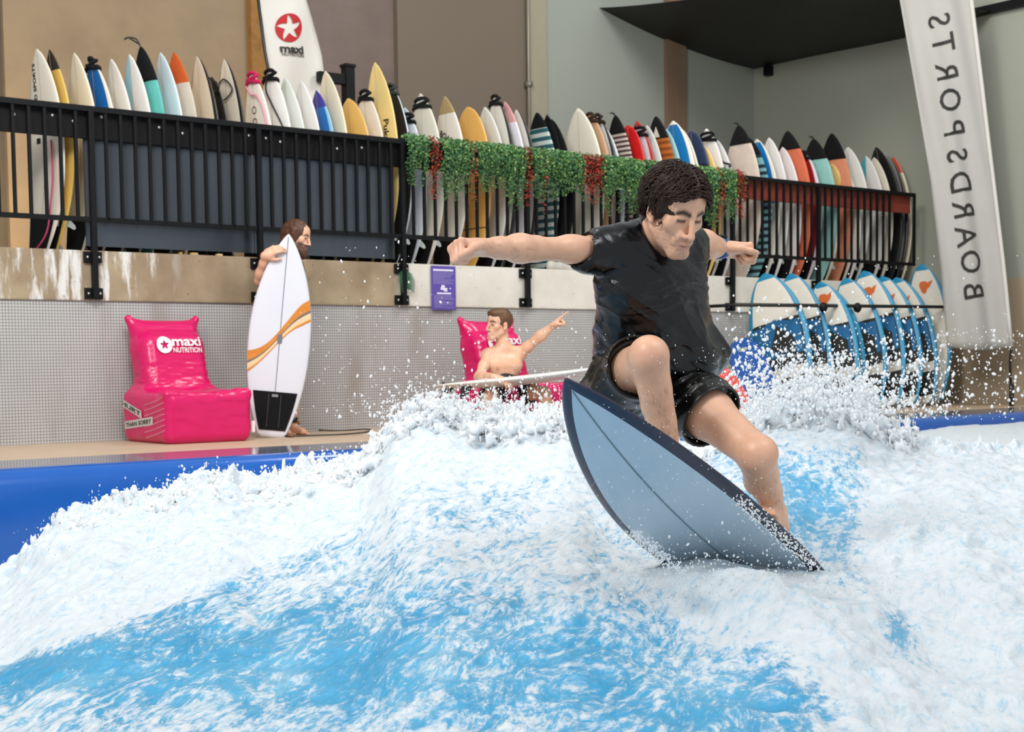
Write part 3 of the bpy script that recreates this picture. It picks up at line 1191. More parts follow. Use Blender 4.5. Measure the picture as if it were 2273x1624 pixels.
# bodyboards
def flat_board(cx, cy, ax, ay, label, color, Wd, nm, n=.6, thick=.055, hole=False, half_pts=None):
    t1, z1 = wall_hit(cx, cy, n)
    t0, z0 = wall_hit(ax, ay, n + .25)
    top, bot = Vector(W(t1, n, z1)), Vector(W(t0, n + .25, max(.0, z0)))
    zax = (top - bot).normalized()
    Lc = (top - bot).length
    yax = Vector(WN * .9 - WD * .45)
    xax = yax.cross(zax).normalized()
    yax = zax.cross(xax).normalized()
    M = Matrix((xax, yax, zax)).transposed().to_4x4()
    M.translation = bot
    o = thing(nm, label, 'bodyboard', tuple(bot))
    o.matrix_world = M
    pts = [(-Wd / 2, 0), (Wd / 2, 0), (Wd * .52, Lc * .5), (Wd * .46, Lc * .82), (Wd * .33, Lc * .95), (Wd * .2, Lc), (-Wd * .2, Lc), (-Wd * .33, Lc * .95), (-Wd * .46, Lc * .82), (-Wd * .52, Lc * .5)]
    link('deck', MB().plate(pts, thick * .6, axis=1).mesh('deck', mat('foam ' + color, color, .5, var=.08)), o)
    bt = link('slick', MB().plate([(a * 1.02, b * 1.0 - .002) for a, b in pts], thick * .4, axis=1).mesh('slick', mat('grey slick', '#8f8f8c', .4)), o, (0, -thick * .5, 0))
    if hole:
        hb_ = MB().plate([(.05 * math.cos(a), .018 * math.sin(a) + Lc * .86) for a in np.linspace(0, 2 * math.pi, 13)[:-1]], .004, axis=1).mesh('handle_slot', mat('slot cream', '#b9b39b'))
        link('handle_slot', hb_, o, (0, thick * .3 + .002, 0))
    return o


flat_board(1640, 755, 1705, 905, 'blue bodyboard with a pale handle slot leaning left of the foam boards', '#0d50a0', .40, 'bodyboard', .55, hole=True)
flat_board(1590, 822, 1640, 905, 'red kick board peeking out behind the shorts of the surfer', '#d83a2c', .30, 'kickboard', .75)
tp, zp = wall_hit(1655, 893, .9)
o = wobj('pink_float', MB().box(tp - .22, tp + .22, -1.15, -.85, 0.0, .10, bev=.045), mat('pink foam', '#d98a9a', .6), True)
tag(o, 'small pink foam float lying on the deck below the blue bodyboard', 'float')
# ------------------------------------------------------------------ solid modelling by distance fields (people, cushions, splashes)
class Field:
    def __init__(s):
        s.ops = []

    def _add(s, fn, c, r, k, mode):
        s.ops.append((fn, np.asarray(c, float), float(r), k, mode))
        return s

    def cone(s, a, b, ra, rb=None, k=.02, mode='+', side=None, flat=1.0):
        """tapered capsule; side = direction along which it is squashed by flat"""
        a, b = np.asarray(a, float), np.asarray(b, float)
        rb = ra if rb is None else rb
        ba = b - a
        L2 = max(ba @ ba, 1e-9)
        if side is not None:
            sd = np.asarray(side, float)
            sd = sd / np.linalg.norm(sd)

        def fn(P):
            q = P - a
            if side is not None:
                q = q + ((q @ sd) * (1 / flat - 1))[..., None] * sd
                bb = ba + (ba @ sd) * (1 / flat - 1) * sd
                l2 = bb @ bb
            else:
                bb, l2 = ba, L2
            h = np.clip(q @ bb / l2, 0, 1)
            d = np.linalg.norm(q - h[..., None] * bb, axis=-1) - (ra + (rb - ra) * h)
            return d * (flat if side is not None and flat < 1 else 1)
        return s._add(fn, (a + b) / 2, math.sqrt(L2) / 2 + max(ra, rb) * max(1, flat), k, mode)

    def ball(s, c, r, k=.02, mode='+'):
        return s.cone(c, c, r, r, k, mode)

    def ell(s, c, X, r, k=.02, mode='+'):
        """ellipsoid; X = 3 row axes"""
        c, X, r = np.asarray(c, float), np.asarray(X, float), np.asarray(r, float)

        def fn(P):
            q = (P - c) @ X.T
            k0 = np.linalg.norm(q / r, axis=-1)
            k1 = np.linalg.norm(q / (r * r), axis=-1)
            return k0 * (k0 - 1) / np.maximum(k1, 1e-9)
        return s._add(fn, c, r.max(), k, mode)

    def box(s, c, X, h, rad=.02, k=.02, mode='+'):
        c, X, h = np.asarray(c, float), np.asarray(X, float), np.asarray(h, float)

        def fn(P):
            q = np.abs((P - c) @ X.T) - (h - rad)
            return np.linalg.norm(np.maximum(q, 0), axis=-1) + np.minimum(q.max(-1), 0) - rad
        return s._add(fn, c, np.linalg.norm(h), k, mode)

    def tube(s, a, b, ra, rb, k=.01, mode='+', side=None, flat=1.0, rnd=.004):
        """tapered tube with flat ends"""
        a, b = np.asarray(a, float), np.asarray(b, float)
        ba = b - a
        L = np.linalg.norm(ba)
        n = ba / L
        if side is not None:
            sd = np.asarray(side, float)
            sd = sd - (sd @ n) * n
            sd /= np.linalg.norm(sd)

        def fn(P):
            q = P - a
            x = q @ n
            rad = q - x[..., None] * n
            if side is not None:
                rad = rad + ((rad @ sd) * (1 / flat - 1))[..., None] * sd
            h = np.clip(x / L, 0, 1)
            dr = np.linalg.norm(rad, axis=-1) - (ra + (rb - ra) * h)
            if side is not None and flat < 1:
                dr = dr * (flat * .5 + .5)
            da = np.abs(x - L / 2) - L / 2
            w = np.stack([dr + rnd, da + rnd], -1)
            return np.minimum(w.max(-1), 0) + np.linalg.norm(np.maximum(w, 0), axis=-1) - rnd
        return s._add(fn, (a + b) / 2, L / 2 + max(ra, rb) * max(1, flat), k, mode)

    def plane(s, p, n, k=.005):
        """keeps what lies behind the plane"""
        p, n = np.asarray(p, float), np.asarray(n, float)
        n = n / np.linalg.norm(n)
        return s._add(lambda P: -((P - p) @ n), p, 1e9, k, '-')

    def noise(s, amp, freq, seed=0, oct=2):
        fr = np.asarray(freq, float)
        return s._add(lambda P: fbm(P * fr, oct, seed) * amp, (0, 0, 0), 1e9, 0, 'n')

    def eval(s, P, c=None, r=0):
        """P: (B, n, 3) with block centres c and radius r, or (n, 3)"""
        flat = P.ndim == 2
        if flat:
            P = P[None]
            c = None
        D = np.full(P.shape[:2], .6)
        for fn, oc, orad, k, mode in s.ops:
            if c is not None and orad < 1e8:
                sel = np.linalg.norm(c - oc, axis=1) < orad + r + .05 + k
                if not sel.any():
                    continue
            else:
                sel = slice(None)
            d2 = fn(P[sel])
            d1 = D[sel]
            if mode == '+':
                h = np.clip(.5 + .5 * (d1 - d2) / k, 0, 1) if k > 0 else (d2 < d1) * 1.0
                D[sel] = d1 + (d2 - d1) * h - k * h * (1 - h)
            elif mode == '-':
                d2 = -d2
                h = np.clip(.5 - .5 * (d1 - d2) / k, 0, 1) if k > 0 else (d2 > d1) * 1.0
                D[sel] = d1 + (d2 - d1) * h + k * h * (1 - h)
            elif mode == 'n':
                D[sel] = d1 + d2
        return D[0] if flat else D

    def extract(s, lo, hi, h):
        """surface nets on the blocks that hold the surface: returns verts, quads"""
        lo, hi = np.asarray(lo, float), np.asarray(hi, float)
        nb = np.maximum(1, np.ceil((hi - lo) / (8 * h)).astype(int))
        gi = np.stack(np.meshgrid(*[np.arange(n) for n in nb], indexing='ij'), -1).reshape(-1, 3)
        cen = lo + (gi + .5) * 8 * h
        br = 8 * h * .87
        near = np.zeros(len(cen), bool)
        d0 = np.full(len(cen), 9.)
        for a in range(0, len(cen), 60000):
            cc = cen[a:a + 60000]
            d0[a:a + 60000] = s.eval(cc[:, None, :], cc, br)[:, 0]
        act = np.abs(d0) < br * 1.45 + .01
        gi, cen = gi[act], cen[act]
        off = np.stack(np.meshgrid(*[np.arange(9)] * 3, indexing='ij'), -1).reshape(-1, 3)
        allV, keys, edges = [], [], []
        N = nb * 8 + 2
        for a in range(0, len(gi), 1500):
            g = gi[a:a + 1500]
            P = lo + (g[:, None, :] * 8 + off[None]) * h
            D = s.eval(P, cen[a:a + 1500], br).reshape(-1, 9, 9, 9)
            ins = D < 0
            cnt = sum(ins[:, i:i + 8, j:j + 8, k:k + 8].astype(np.int8) for i in (0, 1) for j in (0, 1) for k in (0, 1))
            b, i, j, k = np.nonzero((cnt > 0) & (cnt < 8))
            if not len(b):
                continue
            acc = np.zeros((len(b), 3))
            num = np.zeros(len(b))
            for ax in range(3):
                for u in (0, 1):
                    for v in (0, 1):
                        o1 = [u, v]
                        o1.insert(ax, 0)
                        o2 = list(o1)
                        o2[ax] = 1
                        da = D[b, i + o1[0], j + o1[1], k + o1[2]]
                        db = D[b, i + o2[0], j + o2[1], k + o2[2]]
                        m = (da < 0) != (db < 0)
                        t = np.where(m, da / np.where(m, da - db, 1), 0)
                        p = np.array(o1, float)[None] + 0 * acc
                        p[:, ax] += t
                        acc += p * m[:, None]
                        num += m
            base = g[b] * 8 + np.stack([i, j, k], -1)
            allV.append(lo + (base + acc / num[:, None]) * h)
            keys.append((base[:, 0] * N[1] + base[:, 1]) * N[2] + base[:, 2])
            for ax in range(3):
                sl2 = [slice(0, 8)] * 3
                sl2[ax] = slice(1, 9)
                A, B = ins[:, :8, :8, :8], ins[:, sl2[0], sl2[1], sl2[2]]
                b, i, j, k = np.nonzero(A != B)
                base = g[b] * 8 + np.stack([i, j, k], -1)
                edges.append((ax, base, A[b, i, j, k]))
        if not allV:
            return np.zeros((0, 3)), np.zeros((0, 4), int)
        V = np.concatenate(allV)
        K = np.concatenate(keys)
        order = np.argsort(K)
        K, V = K[order], V[order]
        st = np.array([N[1] * N[2], N[2], 1])
        quads = []
        for ax, base, inside in edges:
            o1, o2 = (ax + 1) % 3, (ax + 2) % 3
            kb = base @ st
            ids = []
            ok = np.ones(len(kb), bool)
            for d1, d2 in ((0, 0), (1, 0), (1, 1), (0, 1)):
                kk = kb - d1 * st[o1] - d2 * st[o2]
                p = np.searchsorted(K, kk)
                p = np.minimum(p, len(K) - 1)
                ok &= K[p] == kk
                ids.append(p)
            q = np.stack(ids, -1)
            q = np.where(inside[:, None], q, q[:, ::-1])
            quads.append(q[ok])
        return V, np.concatenate(quads)

    def grad(s, P, e=.002):
        g = np.stack([s.eval(P + np.eye(3)[i] * e) - s.eval(P - np.eye(3)[i] * e) for i in range(3)], -1)
        return g / np.maximum(np.linalg.norm(g, axis=-1, keepdims=True), 1e-9)


def vnormals(V, Q):
    n = np.cross(V[Q[:, 2]] - V[Q[:, 0]], V[Q[:, 3]] - V[Q[:, 1]])
    N = np.zeros_like(V)
    for i in range(4):
        np.add.at(N, Q[:, i], n)
    return N / np.maximum(np.linalg.norm(N, axis=1, keepdims=True), 1e-12)


def relax(V, Q, it=1, lam=.5):
    for _ in range(it):
        S = np.zeros_like(V)
        c = np.zeros(len(V))
        for i in range(4):
            for j in ((i + 1) % 4, (i + 3) % 4):
                np.add.at(S, Q[:, i], V[Q[:, j]])
                np.add.at(c, Q[:, i], 1)
        V = V + lam * (S / np.maximum(c, 1)[:, None] - V)
    return V


def stick(field, V, dirn, lift=.003, start=.3):
    """moves flat print onto a surface along dirn (unit, pointing into the surface)"""
    P = V - dirn * start
    for _ in range(40):
        d = field.eval(P)
        P = P + dirn * np.clip(d - lift, -.05, .05)[:, None] * .9
    return P


# ------------------------------------------------------------------ flags
def sheet(rows, name, m, kind=None, parent=None, thick=.003):
    n, k = len(rows), len(rows[0])
    V = [tuple(p) for r in rows for p in r]
    Fc = [(i * k + j, i * k + j + 1, (i + 1) * k + j + 1, (i + 1) * k + j) for i in range(n - 1) for j in range(k - 1)]
    me = mesh_np(name, V, Fc, m, True)
    o = link(name, me, parent)
    sm = o.modifiers.new('thickness', 'SOLIDIFY')
    sm.thickness = thick
    return o


M_flag = mat('white flag cloth', '#b3b0a9', .75, var=.06, vscale=2)
M_flagw = mat('warm white flag cloth', '#d6d1c8', .75, var=.05, vscale=2)
M_print = mat('dark print', '#26241f', .7)
M_pole = mat('black flag pole', '#17181a', .4)

# tall flag at the right with mirrored lettering: stands on the deck by the right wall
FD = 17.2


def fl(x, y, dd=0.0):
    return at(x, y, FD + dd)


flag = thing('feather_flag', 'tall narrow white flag with dark lettering read from behind, at the right edge', 'flag')
LX = [(-60, 1986), (0, 1997), (200, 2033), (400, 2068), (600, 2092), (740, 2103), (768, 2105)]
RX = [(-60, 2140), (0, 2154), (200, 2180), (400, 2204), (600, 2226), (740, 2238), (772, 2241)]


def edge(tab, y):
    return float(np.interp(y, [a for a, _ in tab], [b for _, b in tab]))


def flag_pt(u, y, lift=0.0):
    """u 0 left .. 1 right, y down the photograph; folds run along the cloth"""
    a, b = edge(LX, y), edge(RX, y)
    p = fl(a + (b - a) * u, y)
    fold = .05 * math.sin(u * 7 + y * .004) * (1 - u) + .02 * math.sin(u * 16 - y * .006) + .035 * max(0, (y - 350) / 400) * math.sin(u * 9 + 1)
    p = p + np.array([0, fold - lift, 0])
    return p


rows = []
for y in np.linspace(-60, 770, 60):
    r = []
    for u in np.linspace(0, 1, 22):
        yy = y + (6 * math.sin(u * 3.1) if y > 765 else 0)
        r.append(flag_pt(u, yy))
    rows.append(r)
sheet(rows, 'cloth', M_flag, parent=flag)
pp = [flag_pt(1.0, y) + np.array([.01, .0, 0]) for y in np.linspace(-60, 770, 14)]
base = ground(2246, 897)
base = base * (FD / base[1]) if False else at(2246, 896, FD)
pp += [at(2242, 800, FD), at(2245, 897, FD)]
link('pole', MB().tube(pp, .016, 8).mesh('pole', M_pole, True), flag)
link('sleeve', MB().tube(pp[:-2], .024, 8).mesh('sleeve', M_flagw, True), flag)
bz = at(2245, 897, FD)
link('ground_spike', MB().tube([bz + np.array([0, 0, -.02]), bz + np.array([0, 0, .25])], .03, 8).mesh('ground_spike', M_pole, True), flag)
letters = 'BOARDSPORTS'
cen = [(2160, 645), (2154, 581), (2144, 524), (2138, 463), (2131, 404), (2124, 345), (2116, 284), (2108, 222), (2100, 157), (2092, 96), (2083, 46)]
for ch, (lx, ly) in zip(letters, cen):
    V, Fc = text_geo(ch, 1.0, .004)
    hgt = V[:, 1].max() - V[:, 1].min()
    cx, cy = (V[:, 0].max() + V[:, 0].min()) / 2, (V[:, 1].max() + V[:, 1].min()) / 2
    sc = 47 / hgt
    out = []
    sl = .17 + .10 * (1 - ly / 650)
    for a, b in V:
        # read upwards and seen from behind: word direction runs up the cloth, letter tops point right
        up, rt = (a - cx) * sc, (b - cy) * sc
        x, y = lx + rt - up * -.16 * -1, ly - up - rt * sl
        A, B = edge(LX, y), edge(RX, y)
        out.append(flag_pt((x - A) / (B - A), y, .012))
    link('letter', mesh_np('letter', out, Fc, M_print, False), flag)

# white feather flag behind the left boards: emblem and two words
f2 = thing('feather_flag', 'white feather flag with a red star emblem above dark lettering, behind the left boards', 'flag')
Q0 = W(0, -1.15, 0)


def f2pt(x, y, lift=0.0):
    t, z = wall_hit(x, y, -1.15)
    return W(t, -1.15 + .03 * math.sin(x * .05 + y * .01) + lift, z)


L2 = [(-260, 500), (-150, 545), (-60, 565), (0, 576), (60, 586), (120, 592), (200, 604), (330, 618)]
R2 = [(-260, 510), (-150, 592), (-60, 642), (0, 677), (40, 694), (80, 707), (120, 716), (170, 720), (330, 724)]
rows = []
for y in np.linspace(-260, 330, 44):
    a, b = edge(L2, y), edge(R2, y)
    rows.append([f2pt(a + (b - a) * u, y) for u in np.linspace(0, 1, 12)])
sheet(rows, 'cloth', M_flagw, parent=f2)
pol = [f2pt(edge(L2, y) - 1, y) for y in np.linspace(-260, 330, 20)]
pb = W(*[wall_hit(618, 330, -1.15)[0], -1.15, 1.48])
link('pole', MB().tube(pol + [pb], .015, 8).mesh('pole', M_pole, True), f2)
V, Fc = star_disc()
o2 = [f2pt(638.5 + a * 29 * .97 + b * 2 - a * 0, 63 - b * 32 + a * 2 , .012) for a, b in V]
link('star_emblem', mesh_np('star_emblem', o2, Fc, mat('red print', '#b3141a', .7), False), f2)
for word, lx, ly, wpx, hpx, bold in (('maxi', 645.5, 110, 55, 17, .035), ('NUTRITION', 648, 122.5, 53, 7.5, .02)):
    V, Fc = text_geo(word, 1.0, bold)
    V = V - (V.max(0) + V.min(0)) / 2
    sx, sy = wpx / np.ptp(V[:, 0]), hpx / np.ptp(V[:, 1])
    o2 = [f2pt(lx + a * sx - b * sy * .12, ly - b * sy + a * sx * .06, .012) for a, b in V]
    link('lettering', mesh_np('lettering', o2, Fc, M_print, False), f2)

# purple notice on the ledge
nt = thing('notice_sign', 'purple notice with small pale text hung on the concrete ledge', 'sign', tuple(P0), WANG)
t0, z0 = wall_hit(957, 589, .02)
t1, z1 = wall_hit(1012, 688, .02)
tw, th = t1 - t0, z0 - z1
wobj('panel', MB().box(t0, t1, -.022, -.012, z1, z0, bev=.003), mat('purple sign', '#5a49a0', .5, var=.06), parent=nt)
M_lil = mat('pale lilac print', '#8f84bd', .6)
M_pale = mat('white print', '#e6e2ee', .6)
yf = -.0235


def sign_text(body, u, v, w, h, m, bold=.0):
    V, Fc = text_geo(body, 1.0, bold)
    V = V - (V.max(0) + V.min(0)) / 2
    sx, sy = w * tw / np.ptp(V[:, 0]), h * th / np.ptp(V[:, 1])
    me = mesh_np('lettering', [(t0 + u * tw + a * sx, yf, z1 + v * th + b * sy) for a, b in V], Fc, m, False)
    link('lettering', me, nt)


def sign_lines(lines):
    mb = MB()
    for u0, u1, v in lines:
        q = u0
        while q < u1:
            wlen = random.uniform(.03, .09)
            e = min(u1, q + wlen)
            mb.add([(t0 + q * tw, yf, z1 + v * th - .003), (t0 + e * tw, yf, z1 + v * th - .003), (t0 + e * tw, yf, z1 + v * th + .003), (t0 + q * tw, yf, z1 + v * th + .003)], [(0, 1, 2, 3)])
            q = e + .015
    o = wobj('small_print', mb, M_lil, parent=nt)
    o['kind'] = 'stuff'


wobj('heading_bar', MB().box(t0 + .07 * tw, t0 + .90 * tw, yf, yf + .001, z1 + .885 * th, z1 + .925 * th), M_pale, parent=nt)
wobj('heading_bar', MB().box(t0 + .22 * tw, t0 + .80 * tw, yf, yf + .001, z1 + .36 * th, z1 + .395 * th), M_pale, parent=nt)
ends1 = [.9, .93, .9, .86, .8, .82, .55, .93, .93, .72, .93, .9]
sign_lines([(.07, e, .86 - i * .024) for i, e in enumerate(ends1)])
sign_lines([(.10, e, .335 - i * .025) for i, e in enumerate([.8, .82, .85, .9, .92, .4, .9, .86, .88, .85, .4, .92])])
wave = [(.36, .46), (.38, .52), (.46, .57), (.53, .56), (.56, .53), (.50, .515), (.55, .50), (.64, .50), (.64, .42), (.50, .42), (.52, .45)]
me = mesh_np('wave_mark', [(t0 + a * tw, yf, z1 + b * th) for a, b in wave], [tuple(range(len(wave)))], M_pale, False)
link('wave_mark', me, nt)

# ------------------------------------------------------------------ hanging greenery on the top rail
M_leaf = mat('plastic leaf', '#ffffff', .6, var=0, vcol='Col')


def garland(x, w, drop, label, red=False, seed=0, n=900, dense=1.0):
    r = np.random.default_rng(seed)
    t0, z0 = wall_hit(x, 400, .09)
    z0 = RAIL1
    V, Fc, C = [], [], []
    strands = max(3, int(w / .028))
    for sidx in range(strands):
        st = (sidx + .5) / strands - .5 + r.uniform(-.04, .04)
        ln = drop * (r.uniform(.55, 1.0) if abs(st) < .42 else r.uniform(.4, .75))
        ph = r.uniform(0, 6)
        for q in range(int(n / strands)):
            f = r.random() ** 1.1
            zz = z0 + .05 - f * ln + (.0 if f > .08 else r.uniform(-.01, .02))
            xx = t0 + st * w + .012 * math.sin(ph + f * 9) + r.normal(0, .014)
            yy = -.10 - .03 * math.sin(math.pi * min(1, f * 1.4)) + r.normal(0, .018) + (.05 if f < .06 else 0)
            s_ = r.uniform(.012, .028) * (1.1 - .4 * f)
            a, b = r.uniform(0, 6.28), r.uniform(-.9, .3)
            d = np.array([math.cos(a) * math.cos(b), math.sin(a) * math.cos(b) * .8, math.sin(b) - .5])
            d /= np.linalg.norm(d)
            e = np.cross(d, r.normal(size=3))
            e /= np.linalg.norm(e)
            p = np.array([xx, yy, zz])
            k = len(V)
            V += [p, p + d * s_ * .5 + e * s_ * .38, p + d * s_ * 1.25, p + d * s_ * .5 - e * s_ * .38]
            Fc.append((k, k + 1, k + 2, k + 3))
            if red:
                c = np.array(random.choice([lin('#9a2418'), lin('#6f1a12'), lin('#b8331d'), lin('#4c3320'), lin('#55602c')])[:3])
            else:
                c = np.array(random.choice([lin('#3a6b3c'), lin('#4a7c42'), lin('#2f5a3a'), lin('#6a9550'), lin('#8aa95e'), lin('#38684a')])[:3])
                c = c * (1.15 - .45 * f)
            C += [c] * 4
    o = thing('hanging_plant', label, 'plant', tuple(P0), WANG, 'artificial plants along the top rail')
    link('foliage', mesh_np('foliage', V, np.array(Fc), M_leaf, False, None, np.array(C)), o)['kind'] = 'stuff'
    link('tie', MB().tube([(t0, -.03, z0 + .01), (t0, -.075, z0 + .012), (t0, -.10, z0 - .03)], .004, 5).mesh('tie', M_leash, True), o)
    return o


GLAB = [
    (925, .22, .50, 'light green hanging plant at the left end of the greenery', 0), (962, .10, .66, 'red trailing plant between the first two green ones from the left', 1),
    (1000, .20, .60, 'green hanging plant in front of the slanted lettered board', 0), (1030, .18, .56, 'green hanging plant in front of the honey yellow board', 0),
    (1046, .07, .66, 'thin red and yellow trailing plant under the honey yellow board', 1), (1075, .20, .58, 'green hanging plant right of the thin red and yellow one', 0),
    (1105, .20, .50, 'dark green hanging plant above the fist of the surfer', 0), (1140, .26, .66, 'long green hanging plant reaching lowest, above the forearm', 0),
    (1171, .08, .70, 'thin dark red trailing plant by the middle railing post', 1), (1200, .22, .62, 'green hanging plant below the teal striped sock', 0), (1206, .05, .66, 'thin red strand in front of the teal striped sock', 1),
    (1243, .30, .54, 'broad bright green hanging plant below the big cream white nose', 0), (1284, .10, .50, 'narrow green hanging plant left of the broad red one', 0),
    (1312, .30, .60, 'broad red hanging plant above the right shoulder of the surfer', 1), (1358, .30, .62, 'green hanging plant right of the broad red one', 0), (1405, .28, .60, 'green hanging plant left of the head of the surfer', 0),
    (1460, .32, .56, 'green hanging plant behind the hair of the surfer', 0), (1520, .32, .56, 'green hanging plant mostly hidden behind the head of the surfer', 0), (1575, .26, .70, 'long yellowish green hanging plant right of the surfer\'s face', 0),
    (1597, .10, .60, 'dark red strand between the two last green plants', 1), (1615, .22, .66, 'last green hanging plant at the right end of the greenery', 0), (1642, .13, .56, 'red hanging plant at the start of the red plank', 1)]
for i, (x, w, dr, lb, rd) in enumerate(GLAB):
    garland(x, w, dr, lb, bool(rd), 40 + i, int((2300 if not rd else 1300) * w / .25))

# fern sprig on the post
ft, fz = wall_hit(897, 598, .06)
fm = MB()
for k in range(16):
    f = k / 15
    for sg in (-1, 1):
        p = Vector((ft + .03 * f, -.06, fz - .17 * f))
        q = p + Vector((sg * (.10 - .05 * abs(f - .4)), -.02, -.045))
        e = Vector((0, 0, .007))
        fm.add([p - e, p + e, q + e * .3, q - e * .3], [(0, 1, 2, 3)])
fm.tube([(ft, -.06, fz + .02), (ft + .03, -.06, fz - .18)], .004, 5)
o = wobj('fern_sprig', fm, mat('dark fern', '#1d5a3a', .6))
tag(o, 'dark green fern sprig hanging on the railing post left of the purple notice', 'plant')

# small things lying on the ledge
for i, (x, y, w, c, nm, lb) in enumerate([(430, 556, .06, '#c7a36b', 'wood_chip', 'larger pale wood chip on the ledge above the pink lounger'), (486, 557, .05, '#d0b284', 'wood_chip', 'rightmost pale wood chip on the ledge'),
                                          (400, 553, .02, '#b98a4c', 'wood_chip', 'small tan wood chip on the ledge, leftmost of three')]):
    t, z = wall_hit(x, y, -.03)
    o = wobj(nm, MB().box(t - w / 2, t + w / 2, .01, .05, LEDGE1, LEDGE1 + .018, bev=.004), mat('chip ' + c, c, .8))
    tag(o, lb, 'wood chip')
t, z = wall_hit(1243, 588, -.12)
sh = Field().cone((t - .10, .15, LEDGE1 + .05), (t + .13, .15, LEDGE1 + .03), .052, .032, .02).cone((t + .02, .15, LEDGE1 + .05), (t + .15, .13, LEDGE1 + .022), .04, .03)
V, Q = sh.extract((t - .25, 0, LEDGE1 - .05), (t + .3, .3, LEDGE1 + .2), .008)
V[:, 2] = np.maximum(V[:, 2], LEDGE1)
o = link('white_bundle', mesh_np('white_bundle', V, Q, mat('off white cloth', '#dcd6cb', .8, var=.12)), None, tuple(P0), WANG)
tag(o, 'off white cloth bundle on the ledge beneath the outstretched arm', 'bundle')
# ------------------------------------------------------------------ pink loungers
M_pink = mat('glossy pink vinyl', '#d30c60', .24, var=.06, vscale=3, bump=.25, bscale=9, spec=.5)
M_wprint = mat('white print on pink', '#f0e6e8', .4, var=.04)
M_label = mat('grey cloth strip', '#cfc9c2', .7)


def lounger(t, n_front, label, with_strips=True, seed=0, hgt=1.02):
    """back against the wall, local x along it, y into it, front face at y = 0"""
    I = np.eye(3)
    f = Field()
    f.box((0, .40, .20), I, (.37, .42, .205), .075, .03)
    f.box((0, .66, .52), [[1, 0, 0], [0, .97, -.22], [0, .22, .97]], (.285, .16, .34), .11, .12)
    f.box((0, .76, .82), [[1, 0, 0], [0, .98, -.2], [0, .2, .98]], (.275, .085, .15), .08, .10)
    for sg in (-1, 1):
        f.cone((sg * .20, .78, .86), (sg * .298, .80, hgt - .03), .07, .030, .06)
        f.cone((sg * .30, .06, .35), (sg * .345, .03, .385), .06, .03, .05)
    f.cone((-.2, .80, hgt - .10), (.2, .80, hgt - .10), .035, .035, .06)
    V, Q = f.extract((-.5, -.15, -.06), (.5, 1.05, 1.1), .011)
    N = vnormals(V, Q)
    z = V[:, 2]
    cre = 1 - np.abs(fbm(V * np.array([4, 5, 17]) + seed, 3, 5 + seed)) * 2.2
    cre2 = 1 - np.abs(fbm(V * np.array([9, 5, 5]) + seed, 2, 9 + seed)) * 2.2
    amp = .009 * np.exp(-((z - .50) / .15) ** 2) + .002
    V = V + N * (np.clip(cre, -.6, 1) * amp + np.clip(cre2, -1, 1) * .003 * (z < .45))[:, None]
    V[:, 2] = np.maximum(V[:, 2], 0.002)
    o = thing('lounger', label, 'beanbag', tuple(W(t, n_front, 0)), WANG, 'pink vinyl loungers along the tiled wall')
    link('cushion', mesh_np('cushion', V, Q, M_pink, True), o)
    # print on the backrest
    dn = np.array([0, 1.0, 0])
    S, SF = star_disc(.25, 5, .60, .27)
    S3 = np.array([(a * .068 - .11, -.2, .775 + b * .068) for a, b in S])
    S3 = stick(f, S3, dn, .015, .1)
    link('printed_star', mesh_np('printed_star', S3, SF, M_wprint, False), o)
    for word, cx, cz, w, h, b in (('maxi', .085, .803, .255, .075, .022), ('NUTRITION', .088, .733, .255, .042, .018)):
        T, TF = text_geo(word, 1.0, b)
        T = T - (T.max(0) + T.min(0)) / 2
        T3 = np.array([(cx + a * w / np.ptp(T[:, 0]), -.2, cz + q * h / np.ptp(T[:, 1])) for a, q in T])
        T3 = stick(f, T3, dn, .017, .1)
        link('lettering', mesh_np('lettering', T3, TF, M_wprint, False), o)
    if with_strips:
        dl = np.array([1.0, 0, 0])
        for word, y0, y1, z0, tilt in (('HURT', .42, .80, .27, .10), ('THAN SORRY', .22, .74, .155, -.05)):
            V2 = [(-.6, y0 + (y1 - y0) * i / 8, z0 + (j - .5) * .062 + tilt * (i / 8 - .5)) for i in range(9) for j in (0, 1)]
            V3 = stick(f, np.array(V2), dl, .009, .2)
            sp = link('cloth_strip', mesh_np('cloth_strip', V3, [(2 * i, 2 * i + 1, 2 * i + 3, 2 * i + 2) for i in range(8)], M_label, False), o)
            T, TF = text_geo(word, 1.0, .02)
            T = T - (T.max(0) + T.min(0)) / 2
            k = (y1 - y0) * .9 / np.ptp(T[:, 0])
            T3 = np.array([(-.6, (y0 + y1) / 2 - a * k, z0 + b * .036 / np.ptp(T[:, 1]) + tilt * (-a * k / (y1 - y0))) for a, b in T])
            T3 = stick(f, T3, dl, .012, .2)
            link('lettering', mesh_np('lettering', T3, TF, M_print, False), sp)
        # pale arcs on the side
        for i in range(7):
            pts = []
            for q in np.linspace(0, 1, 9):
                yv = .03 + .34 * q
                pts.append((-.6, yv, .33 - .043 * i + .035 * (1 - q) ** 1.5 - .03 * q))
            p3 = stick(f, np.array(pts), dl, .006, .2)
            link('printed_arc', MB().tube(p3, .0035, 4).mesh('printed_arc', mat('pale pink print', '#f09ab0', .5)), o)
        wt = MB().box(.355, .375, -.035, -.012, .07, .16)
        link('side_label', wt.mesh('side_label', M_wprint), o)
    return o, f


gp = ground(365, 986)
tt, nn = wall_tn(gp)
LT1, LN1 = tt + .36, max(nn, .92)
lounger(LT1, LN1, 'pink vinyl lounger standing alone left of the man with the upright board', True, 0)
g2 = at(1090, 700, 13.35)
t2, n2 = wall_tn(g2)
lounger(t2, n2 + .72, 'pink vinyl lounger behind the seated shirtless man', False, 3)

# ------------------------------------------------------------------ people
def unit(v):
    v = np.asarray(v, float)
    return v / np.linalg.norm(v)


